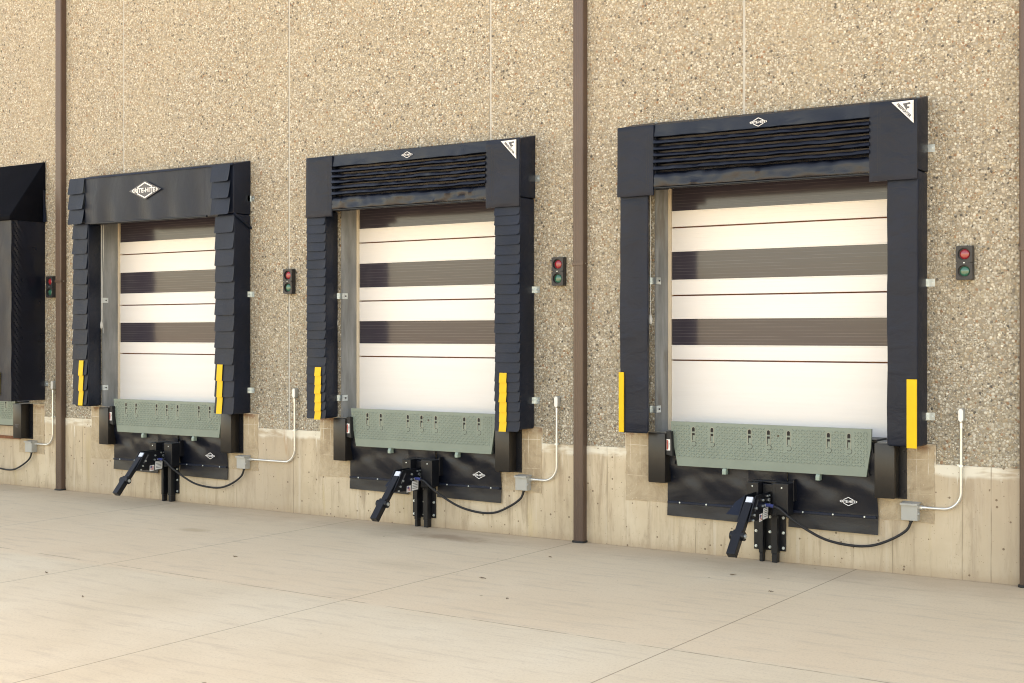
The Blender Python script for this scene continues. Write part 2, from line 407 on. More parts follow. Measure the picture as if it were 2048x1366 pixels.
# ------------------------------------------------------------------ mesh helpers  (p = metres in front of the wall, y = -p)
class MB:
    def __init__(self):
        self.v = []; self.f = []
    def add(self, vs, fs):
        k = len(self.v)
        self.v += [tuple(q) for q in vs]
        self.f += [tuple(i + k for i in f) for f in fs]
        return self
    def box(self, x0, x1, p0, p1, z0, z1):
        y0, y1 = -p1, -p0
        vs = [(x0, y0, z0), (x1, y0, z0), (x1, y1, z0), (x0, y1, z0), (x0, y0, z1), (x1, y0, z1), (x1, y1, z1), (x0, y1, z1)]
        return self.add(vs, [(3, 2, 1, 0), (4, 5, 6, 7), (0, 1, 5, 4), (1, 2, 6, 5), (2, 3, 7, 6), (3, 0, 4, 7)])
    def prism_xz(self, poly, p0, p1):                 # outline in the wall plane (x, z), p0 back, p1 front
        n = len(poly)
        a = sum(poly[i][0] * poly[(i + 1) % n][1] - poly[(i + 1) % n][0] * poly[i][1] for i in range(n))
        if a < 0: poly = poly[::-1]
        vs = [(x, -p1, z) for x, z in poly] + [(x, -p0, z) for x, z in poly]
        fs = [tuple(range(n)), tuple(range(2 * n - 1, n - 1, -1))]
        fs += [(i, i + n, (i + 1) % n + n, (i + 1) % n) for i in range(n)]
        return self.add(vs, fs)
    def prism_pz(self, poly, x0, x1):                 # outline in a plane square to the wall (p, z)
        n = len(poly)
        a = sum(poly[i][0] * poly[(i + 1) % n][1] - poly[(i + 1) % n][0] * poly[i][1] for i in range(n))
        if a < 0: poly = poly[::-1]
        vs = [(x0, -p, z) for p, z in poly] + [(x1, -p, z) for p, z in poly]
        fs = [tuple(range(n)), tuple(range(2 * n - 1, n - 1, -1))]
        fs += [(i, i + n, (i + 1) % n + n, (i + 1) % n) for i in range(n)]
        return self.add(vs, fs)
    def prism_xp(self, poly, z0, z1, segs=1):
        n = len(poly)
        a = sum(poly[i][0] * -poly[(i + 1) % n][1] + poly[(i + 1) % n][0] * poly[i][1] for i in range(n))
        if a < 0: poly = poly[::-1]
        vs = []
        for s in range(segs + 1):
            z = z0 + (z1 - z0) * s / segs
            vs += [(x, -p, z) for x, p in poly]
        fs = [tuple(range(n - 1, -1, -1)), tuple(range(segs * n, segs * n + n))]
        for s in range(segs):
            fs += [(s * n + i, s * n + (i + 1) % n, (s + 1) * n + (i + 1) % n, (s + 1) * n + i) for i in range(n)]
        return self.add(vs, fs)
    def tube(self, pts, r, n=10, cap=True):
        pts = [Vector(q) for q in pts]
        rings = []
        up = Vector((0.13, 0.9, 0.31)).normalized()
        for i, q in enumerate(pts):
            d = (pts[min(i + 1, len(pts) - 1)] - pts[max(i - 1, 0)]).normalized()
            a = d.cross(up)
            if a.length < 1e-3: a = d.cross(Vector((1, 0, 0)))
            a.normalize(); b = d.cross(a).normalized()
            rr = r[i] if isinstance(r, (list, tuple)) else r
            rings.append([q + (a * math.cos(2 * math.pi * k / n) + b * math.sin(2 * math.pi * k / n)) * rr for k in range(n)])
        vs = [v for rg in rings for v in rg]
        fs = []
        for i in range(len(rings) - 1):
            fs += [(i * n + k, i * n + (k + 1) % n, (i + 1) * n + (k + 1) % n, (i + 1) * n + k) for k in range(n)]
        if cap:
            fs += [tuple(range(n - 1, -1, -1)), tuple(range((len(rings) - 1) * n, len(rings) * n))]
        return self.add(vs, fs)
    def disc(self, x, z, p0, p1, r, n=12):            # round plug standing out of the wall plane
        return self.prism_xz([(x + r * math.cos(2 * math.pi * k / n), z + r * math.sin(2 * math.pi * k / n)) for k in range(n)], p0, p1)
    def bolt(self, x, z, p, r=0.011, h=0.012):
        self.disc(x, z, p, p + 0.004, r * 1.55, 14)
        return self.disc(x, z, p + 0.004, p + h, r, 6)
    def sheet(self, fn, nu, nv, th):                  # fn(u,v) -> (x,p,z); closed sheet th thick (towards the wall)
        f_ = []; b_ = []
        for j in range(nv + 1):
            for i in range(nu + 1):
                x, p, z = fn(i / nu, j / nv)
                f_.append((x, -p, z)); b_.append((x, -(p - th), z))
        k = len(f_); w = nu + 1
        fs = []
        for j in range(nv):
            for i in range(nu):
                a = j * w + i
                fs.append((a, a + 1, a + w + 1, a + w)); fs.append((k + a + w, k + a + w + 1, k + a + 1, k + a))
        for i in range(nu):
            fs.append((i + 1, i, k + i, k + i + 1)); a = nv * w + i
            fs.append((a, a + 1, k + a + 1, k + a))
        for j in range(nv):
            a = j * w; fs.append((a, a + w, k + a + w, k + a)); a = j * w + nu
            fs.append((a + w, a, k + a, k + a + w))
        return self.add(f_ + b_, fs)
    def build(self, name, mat, parent=None, bevel=0.0, smooth=False, seg=2, xf=None):
        me = bpy.data.meshes.new(name)
        me.from_pydata(self.v, [], self.f)
        bm = bmesh.new(); bm.from_mesh(me)
        bmesh.ops.recalc_face_normals(bm, faces=bm.faces)
        if xf is not None: bm.transform(xf)
        if bevel:
            bmesh.ops.remove_doubles(bm, verts=bm.verts, dist=1e-5)
            ed = [e for e in bm.edges if len(e.link_faces) == 2 and e.calc_face_angle(0) > 0.5]
            bmesh.ops.bevel(bm, geom=ed, offset=bevel, segments=seg, profile=0.5, affect='EDGES', clamp_overlap=True)
        for f in bm.faces: f.smooth = smooth
        bm.to_mesh(me); bm.free()
        me.materials.append(M[mat] if isinstance(mat, str) else mat)
        o = bpy.data.objects.new(name, me)
        COL.objects.link(o)
        if parent is not None: o.parent = parent
        if smooth:
            try: me.set_sharp_from_angle(angle=R(40))
            except Exception: pass
        return o

_bolts = {}
def bolts(parent, spots, p, r, h, mat, name):
    """one object per bolt: all share one washer-and-hex mesh"""
    key = (r, h, mat, name)
    for x, z in spots:
        if key not in _bolts:
            o = MB().bolt(0, 0, 0, r, h).build(name, mat, parent); _bolts[key] = o.data
        else:
            o = bpy.data.objects.new(name, _bolts[key]); COL.objects.link(o); o.parent = parent
        o.location = (x, -p, z)

def thing(name, label, cat, loc, group=None):
    o = bpy.data.objects.new(name, None)
    o.empty_display_size = 0.2
    COL.objects.link(o)
    o.location = loc
    o['label'] = label; o['category'] = cat
    if group: o['group'] = group
    return o

def dup(root, loc, label, group=None):
    r = root.copy(); COL.objects.link(r); r.location = loc; r['label'] = label
    if group: r['group'] = group
    for ch in list(root.children):
        c = ch.copy(); COL.objects.link(c); c.parent = r
        for g in list(ch.children):
            d = g.copy(); COL.objects.link(d); d.parent = c
    return r

def text_geo(body, size, thick=0.0):
    cu = bpy.data.curves.new('lettering', 'FONT')
    cu.body = body; cu.size = size; cu.align_x = 'CENTER'; cu.align_y = 'CENTER'; cu.offset = thick
    cu.resolution_u = 3
    o = bpy.data.objects.new('lettering', cu)
    me = bpy.data.meshes.new_from_object(o)
    vs = [tuple(v.co) for v in me.vertices]; fs = [tuple(p.vertices) for p in me.polygons]
    bpy.data.objects.remove(o); bpy.data.curves.remove(cu); bpy.data.meshes.remove(me)
    return vs, fs

def add_text(mb, body, x, z, p, size, width=None, rot=0.0, thick=0.0, height=None):
    vs, fs = text_geo(body, size, thick)
    xs = [v[0] for v in vs]; zs = [v[1] for v in vs]
    sx = width / (max(xs) - min(xs)) if width else 1.0
    sz = height / (max(zs) - min(zs)) if height else 1.0
    cx_, cz_ = (max(xs) + min(xs)) / 2, (max(zs) + min(zs)) / 2
    c, s = math.cos(rot), math.sin(rot)
    out = []
    for v in vs:
        a, b = (v[0] - cx_) * sx, (v[1] - cz_) * sz
        out.append((x + a * c - b * s, -p, z + a * s + b * c))
    mb.add(out, fs)

def bar2(mb, a, b, w, p0, p1):
    (x0, z0), (x1, z1) = a, b
    d = math.hypot(x1 - x0, z1 - z0); nx, nz = -(z1 - z0) / d * w / 2, (x1 - x0) / d * w / 2
    mb.prism_xz([(x0 - nx, z0 - nz), (x1 - nx, z1 - nz), (x1 + nx, z1 + nz), (x0 + nx, z0 + nz)], p0, p1)

def diamond_logo(parent, x, z, w, h, p, backing=False):
    """the maker's diamond with its lettering"""
    if backing:
        k = 1.25
        b = MB(); b.prism_xz([(x - w / 2 * k, z), (x, z - h / 2 * k), (x + w / 2 * k, z), (x, z + h / 2 * k)], p - 0.001, p + 0.001)
        b.build('logo_backing', 'grey_print', parent)
        p += 0.0025
    m = MB(); t = h * 0.075
    wi = w * 0.29
    for s in (1, -1):
        zz = z + s * h * 0.20
        bar2(m, (x - wi, zz), (x, z + s * h * 0.5), t, p, p + 0.0015)
        bar2(m, (x, z + s * h * 0.5), (x + wi, zz), t, p, p + 0.0015)
    for s in (1, -1):
        bar2(m, (x + s * w * 0.5, z), (x + s * w * 0.43, z + h * 0.10), t * 0.9, p, p + 0.0015)
        bar2(m, (x + s * w * 0.5, z), (x + s * w * 0.43, z - h * 0.10), t * 0.9, p, p + 0.0015)
    add_text(m, 'RITE-HITE', x, z, p + 0.0015, h * 0.34, w * 0.80, 0.0, h * 0.008, h * 0.31)
    return m.build('diamond_logo', 'white_print', parent)

def nz3(x, y, z):
    return noise.noise(Vector((x, y, z)))

# ------------------------------------------------------------------ ground
m = MB(); m.add([(-260, -400, 0), (260, -400, 0), (260, 0.4, 0), (-260, 0.4, 0)], [(0, 1, 2, 3)])
yard = m.build('concrete_yard', 'yard')
yard['kind'] = 'structure'

# ------------------------------------------------------------------ the warehouse
JOINTS = [-17.56, -14.513, -11.466, -8.443, -5.413, -2.383]
DOORS = [-5.128, -9.350, -13.690, -17.800]
LEV = [-5.135, -9.350, -13.565, -17.770]
OW, OT = 1.27, 3.95                                   # half width and head of an opening
WALL_TOP = 8.5
FND = 1.02
bld = thing('warehouse', 'pebble faced warehouse wall with three pale dock doors and a bare concrete base', 'building', (-9.0, 0, 0))
BX = -9.0

def slab(xs, zs, inside, y0, y1):
    """wall slab made of grid cells; y0 front, y1 back; closed round its openings"""
    xs = sorted(set(round(q, 4) for q in xs)); zs = sorted(set(round(q, 4) for q in zs))
    vs = {}; V = []; F = []
    def vid(i, j, b):
        k = (i, j, b)
        if k not in vs:
            vs[k] = len(V); V.append((xs[i], y1 if b else y0, zs[j]))
        return vs[k]
    nx, nz = len(xs) - 1, len(zs) - 1
    on = [[inside((xs[i] + xs[i + 1]) / 2, (zs[j] + zs[j + 1]) / 2) for j in range(nz)] for i in range(nx)]
    ok = lambda i, j: 0 <= i < nx and 0 <= j < nz and on[i][j]
    for i in range(nx):
        for j in range(nz):
            if not on[i][j]: continue
            F.append((vid(i, j, 0), vid(i + 1, j, 0), vid(i + 1, j + 1, 0), vid(i, j + 1, 0)))
            F.append((vid(i, j + 1, 1), vid(i + 1, j + 1, 1), vid(i + 1, j, 1), vid(i, j, 1)))
            if not ok(i - 1, j): F.append((vid(i, j, 0), vid(i, j + 1, 0), vid(i, j + 1, 1), vid(i, j, 1)))
            if not ok(i + 1, j): F.append((vid(i + 1, j, 0), vid(i + 1, j, 1), vid(i + 1, j + 1, 1), vid(i + 1, j + 1, 0)))
            if not ok(i, j - 1): F.append((vid(i, j, 0), vid(i, j, 1), vid(i + 1, j, 1), vid(i + 1, j, 0)))
            if not ok(i, j + 1): F.append((vid(i, j + 1, 0), vid(i + 1, j + 1, 0), vid(i + 1, j + 1, 1), vid(i, j + 1, 1)))
    return MB().add([(x - BX, y, z) for x, y, z in V], F)

def in_panel(x, z):
    for c in DOORS:
        if abs(x - c) < OW and z < OT: return False
    for c in LEV:
        if abs(x - c) < 1.60 and z < 1.205: return False
    return True
edges = [-40.0] + JOINTS + [20.0]
for a, b in zip(edges[:-1], edges[1:]):
    a2 = a + (0.014 if a > -39 else 0); b2 = b - (0.014 if b < 19 else 0)
    xs = [a2, b2]
    for c in DOORS: xs += [q for q in (c - OW, c + OW) if a2 < q < b2]
    for c in LEV: xs += [q for q in (c - 1.60, c + 1.60) if a2 < q < b2]
    slab(xs, [FND + 0.001, 1.205, OT, WALL_TOP], in_panel, 0.0, 0.30).build('wall_panel', 'pebbles', bld)
for j in JOINTS:
    lo = OT + 0.001 if any(abs(j - c) < OW for c in DOORS) else FND + 0.001
    MB().box(j - BX - 0.0135, j - BX + 0.0135, -0.06, -0.006, lo, WALL_TOP - 0.01).build('caulk_joint', 'caulk', bld)

def in_fnd(x, z):
    if z < FND: return True
    return any(abs(x - c) < 1.598 for c in LEV)
xs = [-40, 20]
for c in LEV: xs += [c - 1.598, c + 1.598]
slab(xs, [-0.3, FND, 1.200], in_fnd, -0.014, 0.28).build('foundation', 'foundation', bld)

# chipped and re-poured concrete beside every bumper
for c in LEV:
    for s in (-1, 1):
        poly = [(1.02, 0.482), (1.30, 0.487), (1.588, 0.480), (1.592, 0.72), (1.585, 1.00), (1.590, 1.192), (1.02, 1.192)]
        fine = []
        for (xa, za), (xb, zb) in zip(poly, poly[1:] + poly[:1]):
            k = max(1, int(math.hypot(xb - xa, zb - za) / 0.02))
            fine += [(xa + (xb - xa) * q / k, za + (zb - za) * q / k) for q in range(k)]
        poly = [(c + s * x + 0.009 * nz3(x * 17, z * 19, c) - BX, z + 0.008 * nz3(x * 18, c, z * 18)) for x, z in fine]
        pm = MB().prism_xz(poly, 0.0, 0.019).build('concrete_patch', 'patch', bld)
        g = MB()
        for zz in (1.055, 0.74):
            bar2(g, (c + s * 1.34 - BX, zz), (c + s * 1.57 - BX, zz + 0.006), 0.005, 0.0188, 0.0200)
        for xx in (1.42, 1.53):
            bar2(g, (c + s * xx - BX, 0.80), (c + s * (xx + 0.005) - BX, 1.16), 0.004, 0.0186, 0.0199)
        gl = g.build('saw_cut', 'foundation', pm)

MB().box(LEV[3] - 1.0 - BX, LEV[3] + 1.06 - BX, 0.0145, 0.05, 0.675, 0.715).build('rusty_sill', 'rust_steel', bld)

# body of the building behind the facade
MB().box(-40 - BX, 20 - BX, -34, -0.301, WALL_TOP - 0.25, WALL_TOP - 0.01).build('roof', 'roof_gravel', bld)
MB().box(-40 - BX, -39.7 - BX, -34, -0.301, 0, WALL_TOP - 0.26).build('side_wall', 'pebbles', bld)
MB().box(19.7 - BX, 20 - BX, -34, -0.301, 0, WALL_TOP - 0.26).build('side_wall', 'pebbles', bld)
MB().box(-39.69 - BX, 19.69 - BX, -34, -33.7, 0, WALL_TOP - 0.26).build('rear_wall', 'pebbles', bld)

# doors: sections with a strip of smoky glazing in each of the upper three
DP = -0.27
def make_door(c):
    x = c - BX
    d = MB()
    secs = [(1.205, 1.922), (1.936, 2.592), (2.606, 3.296), (3.310, 4.02)]
    wins = [None, (2.076, 2.366), (2.752, 3.062), (3.464, 3.775)]
    HW = 1.215
    for (a, b), w in zip(secs, wins):
        if w is None:
            d.box(x - HW, x + HW, DP - 0.04, DP, a, b)
        else:
            d.box(x - HW, x + HW, DP - 0.04, DP, a, w[0]); d.box(x - HW, x + HW, DP - 0.04, DP, w[1], b)
    door = d.build('dock_door', 'door', bld, 0.004)
    for w in wins[1:]:
        MB().box(x - HW + 0.004, x + HW - 0.004, DP - 0.03, DP - 0.006, w[0] - 0.004, w[1] + 0.004).build('glazing_strip', 'glazing', door)
        f = MB()
        for zz in (w[0], w[1] - 0.010): f.box(x - HW, x + HW, DP - 0.01, DP + 0.004, zz, zz + 0.010)
        f.build('glazing_bead', 'door', door)
    MB().box(x - HW, x + HW, DP - 0.06, DP - 0.041, 1.21, 4.02).build('seam_backing', 'rust_steel', door)
    MB().box(x - HW, x + HW, DP - 0.04, DP - 0.002, 1.165, 1.204).build('bottom_seal', 'rubber_black', door)
    for s in (-1, 1):
        a, b = x + s * 1.217, x + s * 1.249
        MB().box(min(a, b), max(a, b), DP - 0.05, DP + 0.012, 1.20, 4.0).build('door_trim', 'door_trim', door)
        a, b = x + s * 1.250, x + s * 1.269
        jm = MB().box(min(a, b), max(a, b), -0.30, 0.002, 1.201, 3.93).build('door_jamb', 'jamb', bld)
        MB().box(min(a, b) , max(a, b), -0.045, -0.020, 1.30, 3.90)
    MB().box(x - 1.249, x + 1.249, -0.30, 0.002, 3.90, 3.949).build('door_head', 'jamb', bld)
    MB().box(x - 1.249, x + 1.249, -0.30, 0.0, 1.1995, 1.2035).build('door_sill', 'jamb', bld)
for c in DOORS: make_door(c)

# ------------------------------------------------------------------ dock seals
LEG_Z0 = 1.20
def leg(parent, pts, z0, z1, mat='seal_vinyl'):
    """a foam pad: outline (x, p); softly bulged along its height"""
    m = MB(); m.prism_xp(pts, z0, z1, 14)
    n = len(pts)
    for k, (x, y, z) in enumerate(m.v):
        if y < -0.1:
            m.v[k] = (x + 0.008 * nz3(x * 2, z * 3.1, 1.7), y - 0.012 * nz3(x * 3, z * 2.3, 4.1), z)
    return m.build('leg_pad', mat, parent, 0.020, True, 3)

def clip(parent, x, z, side):
    m = MB()
    if side > 0:
        m.box(x - 0.006, x - 0.001, 0.004, 0.06, z - 0.035, z + 0.035); m.box(x - 0.001, x + 0.062, 0.002, 0.006, z - 0.035, z + 0.035)
    else:
        m.box(x - 0.001, x + 0.062, 0.002, 0.006, z - 0.035, z + 0.035); m.box(x - 0.006, x - 0.001, 0.002, 0.07, z - 0.035, z + 0.035)
    o = m.build('wall_clip', 'zinc', parent)
    MB().bolt(x + 0.036, z, 0.006, 0.008, 0.014).build('bolt', 'zinc', o)

def jamb_clip(parent, x, z):
    """clip that folds from the wall face round on to the jamb"""
    m = MB()
    m.box(x - 0.055, x + 0.006, 0.003, 0.008, z - 0.035, z + 0.035)
    m.box(x + 0.002, x + 0.006, -0.09, 0.003, z - 0.035, z + 0.035)
    m.box(x - 0.062, x - 0.055, 0.003, 0.035, z - 0.035, z + 0.035)
    o = m.build('jamb_clip', 'zinc', parent)
    b = MB(); b.tube([(x + 0.006, 0.05, z), (x + 0.016, 0.05, z)], 0.009, 6); b.build('bolt', 'black_steel', o)

def flap(parent, x0, x1, zt, zb, p0, p1, k, r=0.035, stripe=None):
    """one overlapping wear flap: hangs from its top edge, rounded lower corner, lower edge standing off"""
    rnd = random.Random(k)
    dx = rnd.uniform(-0.004, 0.004); curl = rnd.uniform(-0.006, 0.010); tilt = rnd.uniform(-0.003, 0.003)
    xa, xb = x0 + dx, x1 + dx
    def bot(x):
        z = zb + tilt * (x - xa) / (xb - xa) * 2
        if x > xb - r: z += r - math.sqrt(max(0, r * r - (x - (xb - r)) ** 2))
        rr = r * 0.35
        if x < xa + rr: z += rr - math.sqrt(max(0, rr * rr - (xa + rr - x) ** 2))
        return z
    us = [0, 0.02, 0.045, 0.2, 0.4, 0.6, 0.78, 0.88, 0.93, 0.965, 0.985, 1.0]
    nu, nv = len(us) - 1, 5
    def fn(u, v):
        x = xa + (xb - xa) * us[round(u * nu)]
        z = bot(x) + (zt - bot(x)) * v
        w = 1 - v
        p = p0 + (p1 - p0) * w + curl * w * w * (us[round(u * nu)] - 0.4) + 0.003 * math.sin(us[round(u * nu)] * 5 + k) * w
        return (x, p, z)
    m = MB(); m.sheet(fn, nu, nv, 0.0035)
    return m.build('wear_flap', 'flap_vinyl', parent, 0.0, True)

def stripes(parent, x0, x1, zt, zb, pitch, p0, p1, segs):
    """yellow guide strip sewn over the flaps: one piece per flap"""
    m = MB()
    for i in range(segs):
        a = zt - pitch * i; b = max(a - pitch, zb); j = 0.004 * math.sin(i * 2.3)
        m.sheet(lambda u, v, a=a, b=b, j=j: (x0 + j * (1 - v) + (x1 - x0) * u, p0 + (p1 - p0) * (1 - v), b - 0.002 + (a - b) * v), 2, 2, 0.003)
    return m.build('yellow_stripe', 'yellow_vinyl', parent)

def head_block(parent, hw0, hw1, zlo, zf, zr, recess=True):
    m = MB(); m.prism_pz([(0.004, zlo), (0.298, zlo), (0.298, zf), (0.0, zr)][:3] + [(0.004, zr)], hw0, hw1)
    if recess:
        m = MB()
        m.prism_pz([(0.004, zlo), (0.298, zlo), (0.298, zf), (0.004, zr)], hw0, -1.105)
        m.prism_pz([(0.004, zlo), (0.298, zlo), (0.298, zf), (0.004, zr)], 1.085, hw1)
        m.prism_pz([(0.004, zlo + 0.004), (0.225, zlo + 0.004), (0.225, zf + (zr - zf) * 0.245), (0.004, zr - 0.002)], -1.106, 1.086)
        m.prism_pz([(0.20, zf - 0.03), (0.305, zf - 0.05), (0.305, zf - 0.003), (0.20, zf + (zr - zf) * 0.32)], -1.106, 1.086)
        m.prism_pz([(0.20, zlo + 0.002), (0.305, zlo + 0.002), (0.305, zlo + 0.10), (0.20, zlo + 0.10)], -1.106, 1.086)
    o = m.build('head_pad', 'seal_vinyl', parent, 0.012 if not recess else 0.005, True)
    return o

def pleats(parent, x0, x1, seed):
    """folded header: a flat top band, five drooping pleats, a loose lower band"""
    prof = [(0.306, 4.288, 0.0), (0.312, 4.24, 0.2), (0.322, 4.168, 0.7)]
    z = 4.168
    for i in range(5):
        prof += [(0.352, z - 0.003, 1.0), (0.346, z - 0.007, 1.0), (0.240, z - 0.006, 0.2), (0.236, z - 0.026, 0.2), (0.330, z - 0.036, 1.0), (0.344, z - 0.052, 1.0)]
        z -= 0.066
    prof += [(0.352, z - 0.003, 1.0), (0.346, z - 0.007, 1.0), (0.26, z - 0.008, 0.2), (0.262, z - 0.022, 0.2), (0.310, z - 0.034, 1.0), (0.322, z - 0.05, 1.2), (0.332, z - 0.085, 1.4), (0.326, 3.72, 1.0), (0.334, 3.69, 0.8), (0.330, 3.668, 0.2), (0.312, 3.664, 0.1)]
    nu = 90; nv = len(prof) - 1
    def fn(u, v):
        p, z, k = prof[nv - round(v * nv)]
        x = x0 + (x1 - x0) * u
        wz = 0.007 * nz3(x * 2.2, z * 4, seed) + 0.005 * nz3(x * 7, z * 9, seed + 3)
        wp = 0.018 * nz3(x * 3.3, z * 7, seed + 9) + 0.012 * nz3(x * 11, z * 13, seed + 5)
        tie = min(1.0, u * 14, (1 - u) * 14)
        return (x, p + wp * k * tie, z + wz * k - 0.004 * k * math.sin(math.pi * u))
    m = MB(); m.sheet(fn, nu, nv, 0.004)
    o = m.build('pleated_header', 'pleat_vinyl', parent, 0.0, True)
    r = MB(); r.tube([(x0 + 0.002, -0.316, 3.655), (x1 - 0.002, -0.316, 3.650)], 0.012, 8)
    r.build('hem_rod', 'black_steel', o, 0, True)
    return o

def corner_cap(parent, x0, x1, zb, zt):
    def fn(u, v):
        x = x0 + (x1 - x0) * u; z = zb + (zt - zb) * v
        p = 0.330 + 0.010 * (1 - v) * (0.5 + nz3(x * 4, z * 3, x0)) 
        return (x + 0.004 * nz3(z * 5, x0, 1) * (1 - v), p, z + 0.004 * nz3(x * 6, x0, 3) * (1 - v))
    m = MB(); m.sheet(fn, 10, 14, 0.028)
    o = m.build('corner_cap', 'seal_vinyl', parent, 0.003, True)
    s = MB()
    xs_ = x0 + (x1 - x0) * (0.18 if x0 > 0 else 0.82)
    for k in (0, 0.022):
        s.sheet(lambda u, v, k=k: (fn((xs_ + k - x0) / (x1 - x0), 0.1 + 0.8 * v)[0] + 0.002 * (u - 0.5), fn((xs_ + k - x0) / (x1 - x0), 0.1 + 0.8 * v)[1] + 0.0008, zb + (0.1 + 0.8 * v) * (zt - zb)), 1, 14, 0.002)
    s.build('seam', 'rubber_black', o)
    return o

def fire_label(parent, xr, zt, p):
    """white triangle: lettering along its slope and a dark F with a cut-out"""
    w = 0.198
    o = MB().prism_xz([(xr - w, zt - 0.004), (xr, zt - 0.205), (xr, zt)], p, p + 0.0015).build('triangle_label', 'label_white', parent)
    m = MB()
    rot = -math.atan2(0.201, w)
    mx, mz = xr - w / 2, zt - 0.1045
    nx, nz_ = math.sin(-rot), math.cos(rot)
    add_text(m, 'FIREFIGHTER', mx + nx * 0.024 - 0.003, mz + nz_ * 0.024 + 0.003, p + 0.003, 0.03, 0.172, rot, 0.0012, 0.026)
    bar2(m, (xr - 0.006, zt - 0.010), (xr - 0.006, zt - 0.165), 0.0022, p + 0.0016, p + 0.0026)
    m.build('lettering', 'dark_print', o)
    f = MB()
    f.prism_xz([(xr - 0.098, zt - 0.024), (xr - 0.030, zt - 0.016), (xr - 0.027, zt - 0.034), (xr - 0.056, zt - 0.036), (xr - 0.056, zt - 0.052), (xr - 0.036, zt - 0.054), (xr - 0.038, zt - 0.070), (xr - 0.058, zt - 0.070), (xr - 0.060, zt - 0.088)], p + 0.0016, p + 0.0026)
    f.build('letter', 'grey_print' , o)
    return o

SG = 'black foam dock seals round the dock doors'
# --- nearest seal: plain pads
c = -5.128
s3 = thing('dock_seal', 'nearest dock seal with smooth black leg pads, pleated header and solid yellow strips', 'dock seal', (c, 0, LEG_Z0), SG)
def seal_parts(root, fn):
    before = set(bpy.data.objects)
    fn()
    for o in set(bpy.data.objects) - before:
        if o.parent is root: o.location = (0, 0, -LEG_Z0)
def _s3():
    L = leg(s3, [(-1.515, 0.004), (-1.515, 0.30), (-1.189, 0.30), (-1.33, 0.004)], 1.20, 3.665)
    Rr = leg(s3, [(1.228, 0.30), (1.515, 0.30), (1.515, 0.004), (1.37, 0.004)], 1.19, 3.665)
    MB().box(-1.518, -1.460, 0.300, 0.312, 1.207, 1.812).build('yellow_stripe', 'yellow_vinyl', L, 0.002)
    MB().box(1.418, 1.509, 0.300, 0.312, 1.180, 1.795).build('yellow_stripe', 'yellow_vinyl', Rr, 0.002)
    h = head_block(s3, -1.518, 1.518, 3.670, 4.290, 4.362)
    pl = pleats(s3, -1.108, 1.090, 1.0)
    corner_cap(s3, -1.522, -1.112, 3.585, 4.288)
    cap = corner_cap(s3, 1.084, 1.520, 3.580, 4.292)
    fire_label(cap, 1.492, 4.279, 0.346)
    diamond_logo(pl, 0.007, 4.216, 0.173, 0.080, 0.326)
    for x in (-1.2, 0.09, 1.46): MB().tube([(x, -0.10, 4.330), (x, -0.11, 4.350)], 0.014, 8).build('roof_screw', 'zinc', h)
    for z in (3.885, 2.665, 1.452): clip(s3, 1.518, z, 1)
    for z in (2.745, 1.430): jamb_clip(s3, -1.251, z)
seal_parts(s3, _s3)

# --- middle seal: narrow wear flaps
c = -9.363
s2 = thing('dock_seal', 'middle dock seal with many narrow black wear flaps on its legs and a pleated header', 'dock seal', (c, 0, LEG_Z0), SG)
def _s2():
    L = leg(s2, [(-1.515, 0.004), (-1.515, 0.30), (-1.235, 0.30), (-1.30, 0.004)], 1.20, 3.665)
    Rr = leg(s2, [(1.21, 0.30), (1.505, 0.30), (1.505, 0.004), (1.30, 0.004)], 1.175, 3.665)
    for i in range(23):
        zt = 3.615 - 0.1045 * i
        flap(L, -1.523, -1.228, zt, zt - 0.119, 0.305, 0.320, i + 40)
        zt = 3.590 - 0.1052 * i
        flap(Rr, 1.192, 1.515, zt, zt - 0.119, 0.305, 0.320, i + 90)
    stripes(L, -1.388, -1.292, 1.810, 1.19, 0.1045, 0.3185, 0.331, 6)
    stripes(Rr, 1.258, 1.350, 1.785, 1.155, 0.1052, 0.3185, 0.331, 6)
    h = head_block(s2, -1.510, 1.515, 3.670, 4.285, 4.352)
    pl = pleats(s2, -1.112, 1.090, 5.0)
    corner_cap(s2, -1.518, -1.112, 3.580, 4.290)
    cap = corner_cap(s2, 1.085, 1.523, 3.562, 4.288)
    fire_label(cap, 1.492, 4.270, 0.346)
    diamond_logo(pl, 0.003, 4.220, 0.158, 0.070, 0.326)
    for x in (-1.2, 0.02, 1.40): MB().tube([(x, -0.10, 4.325), (x, -0.11, 4.345)], 0.014, 8).build('roof_screw', 'zinc', h)
    for z in (3.885, 2.680, 1.480): clip(s2, 1.508, z, 1)
    for z in (2.655, 1.432): jamb_clip(s2, -1.237, z)
seal_parts(s2, _s2)

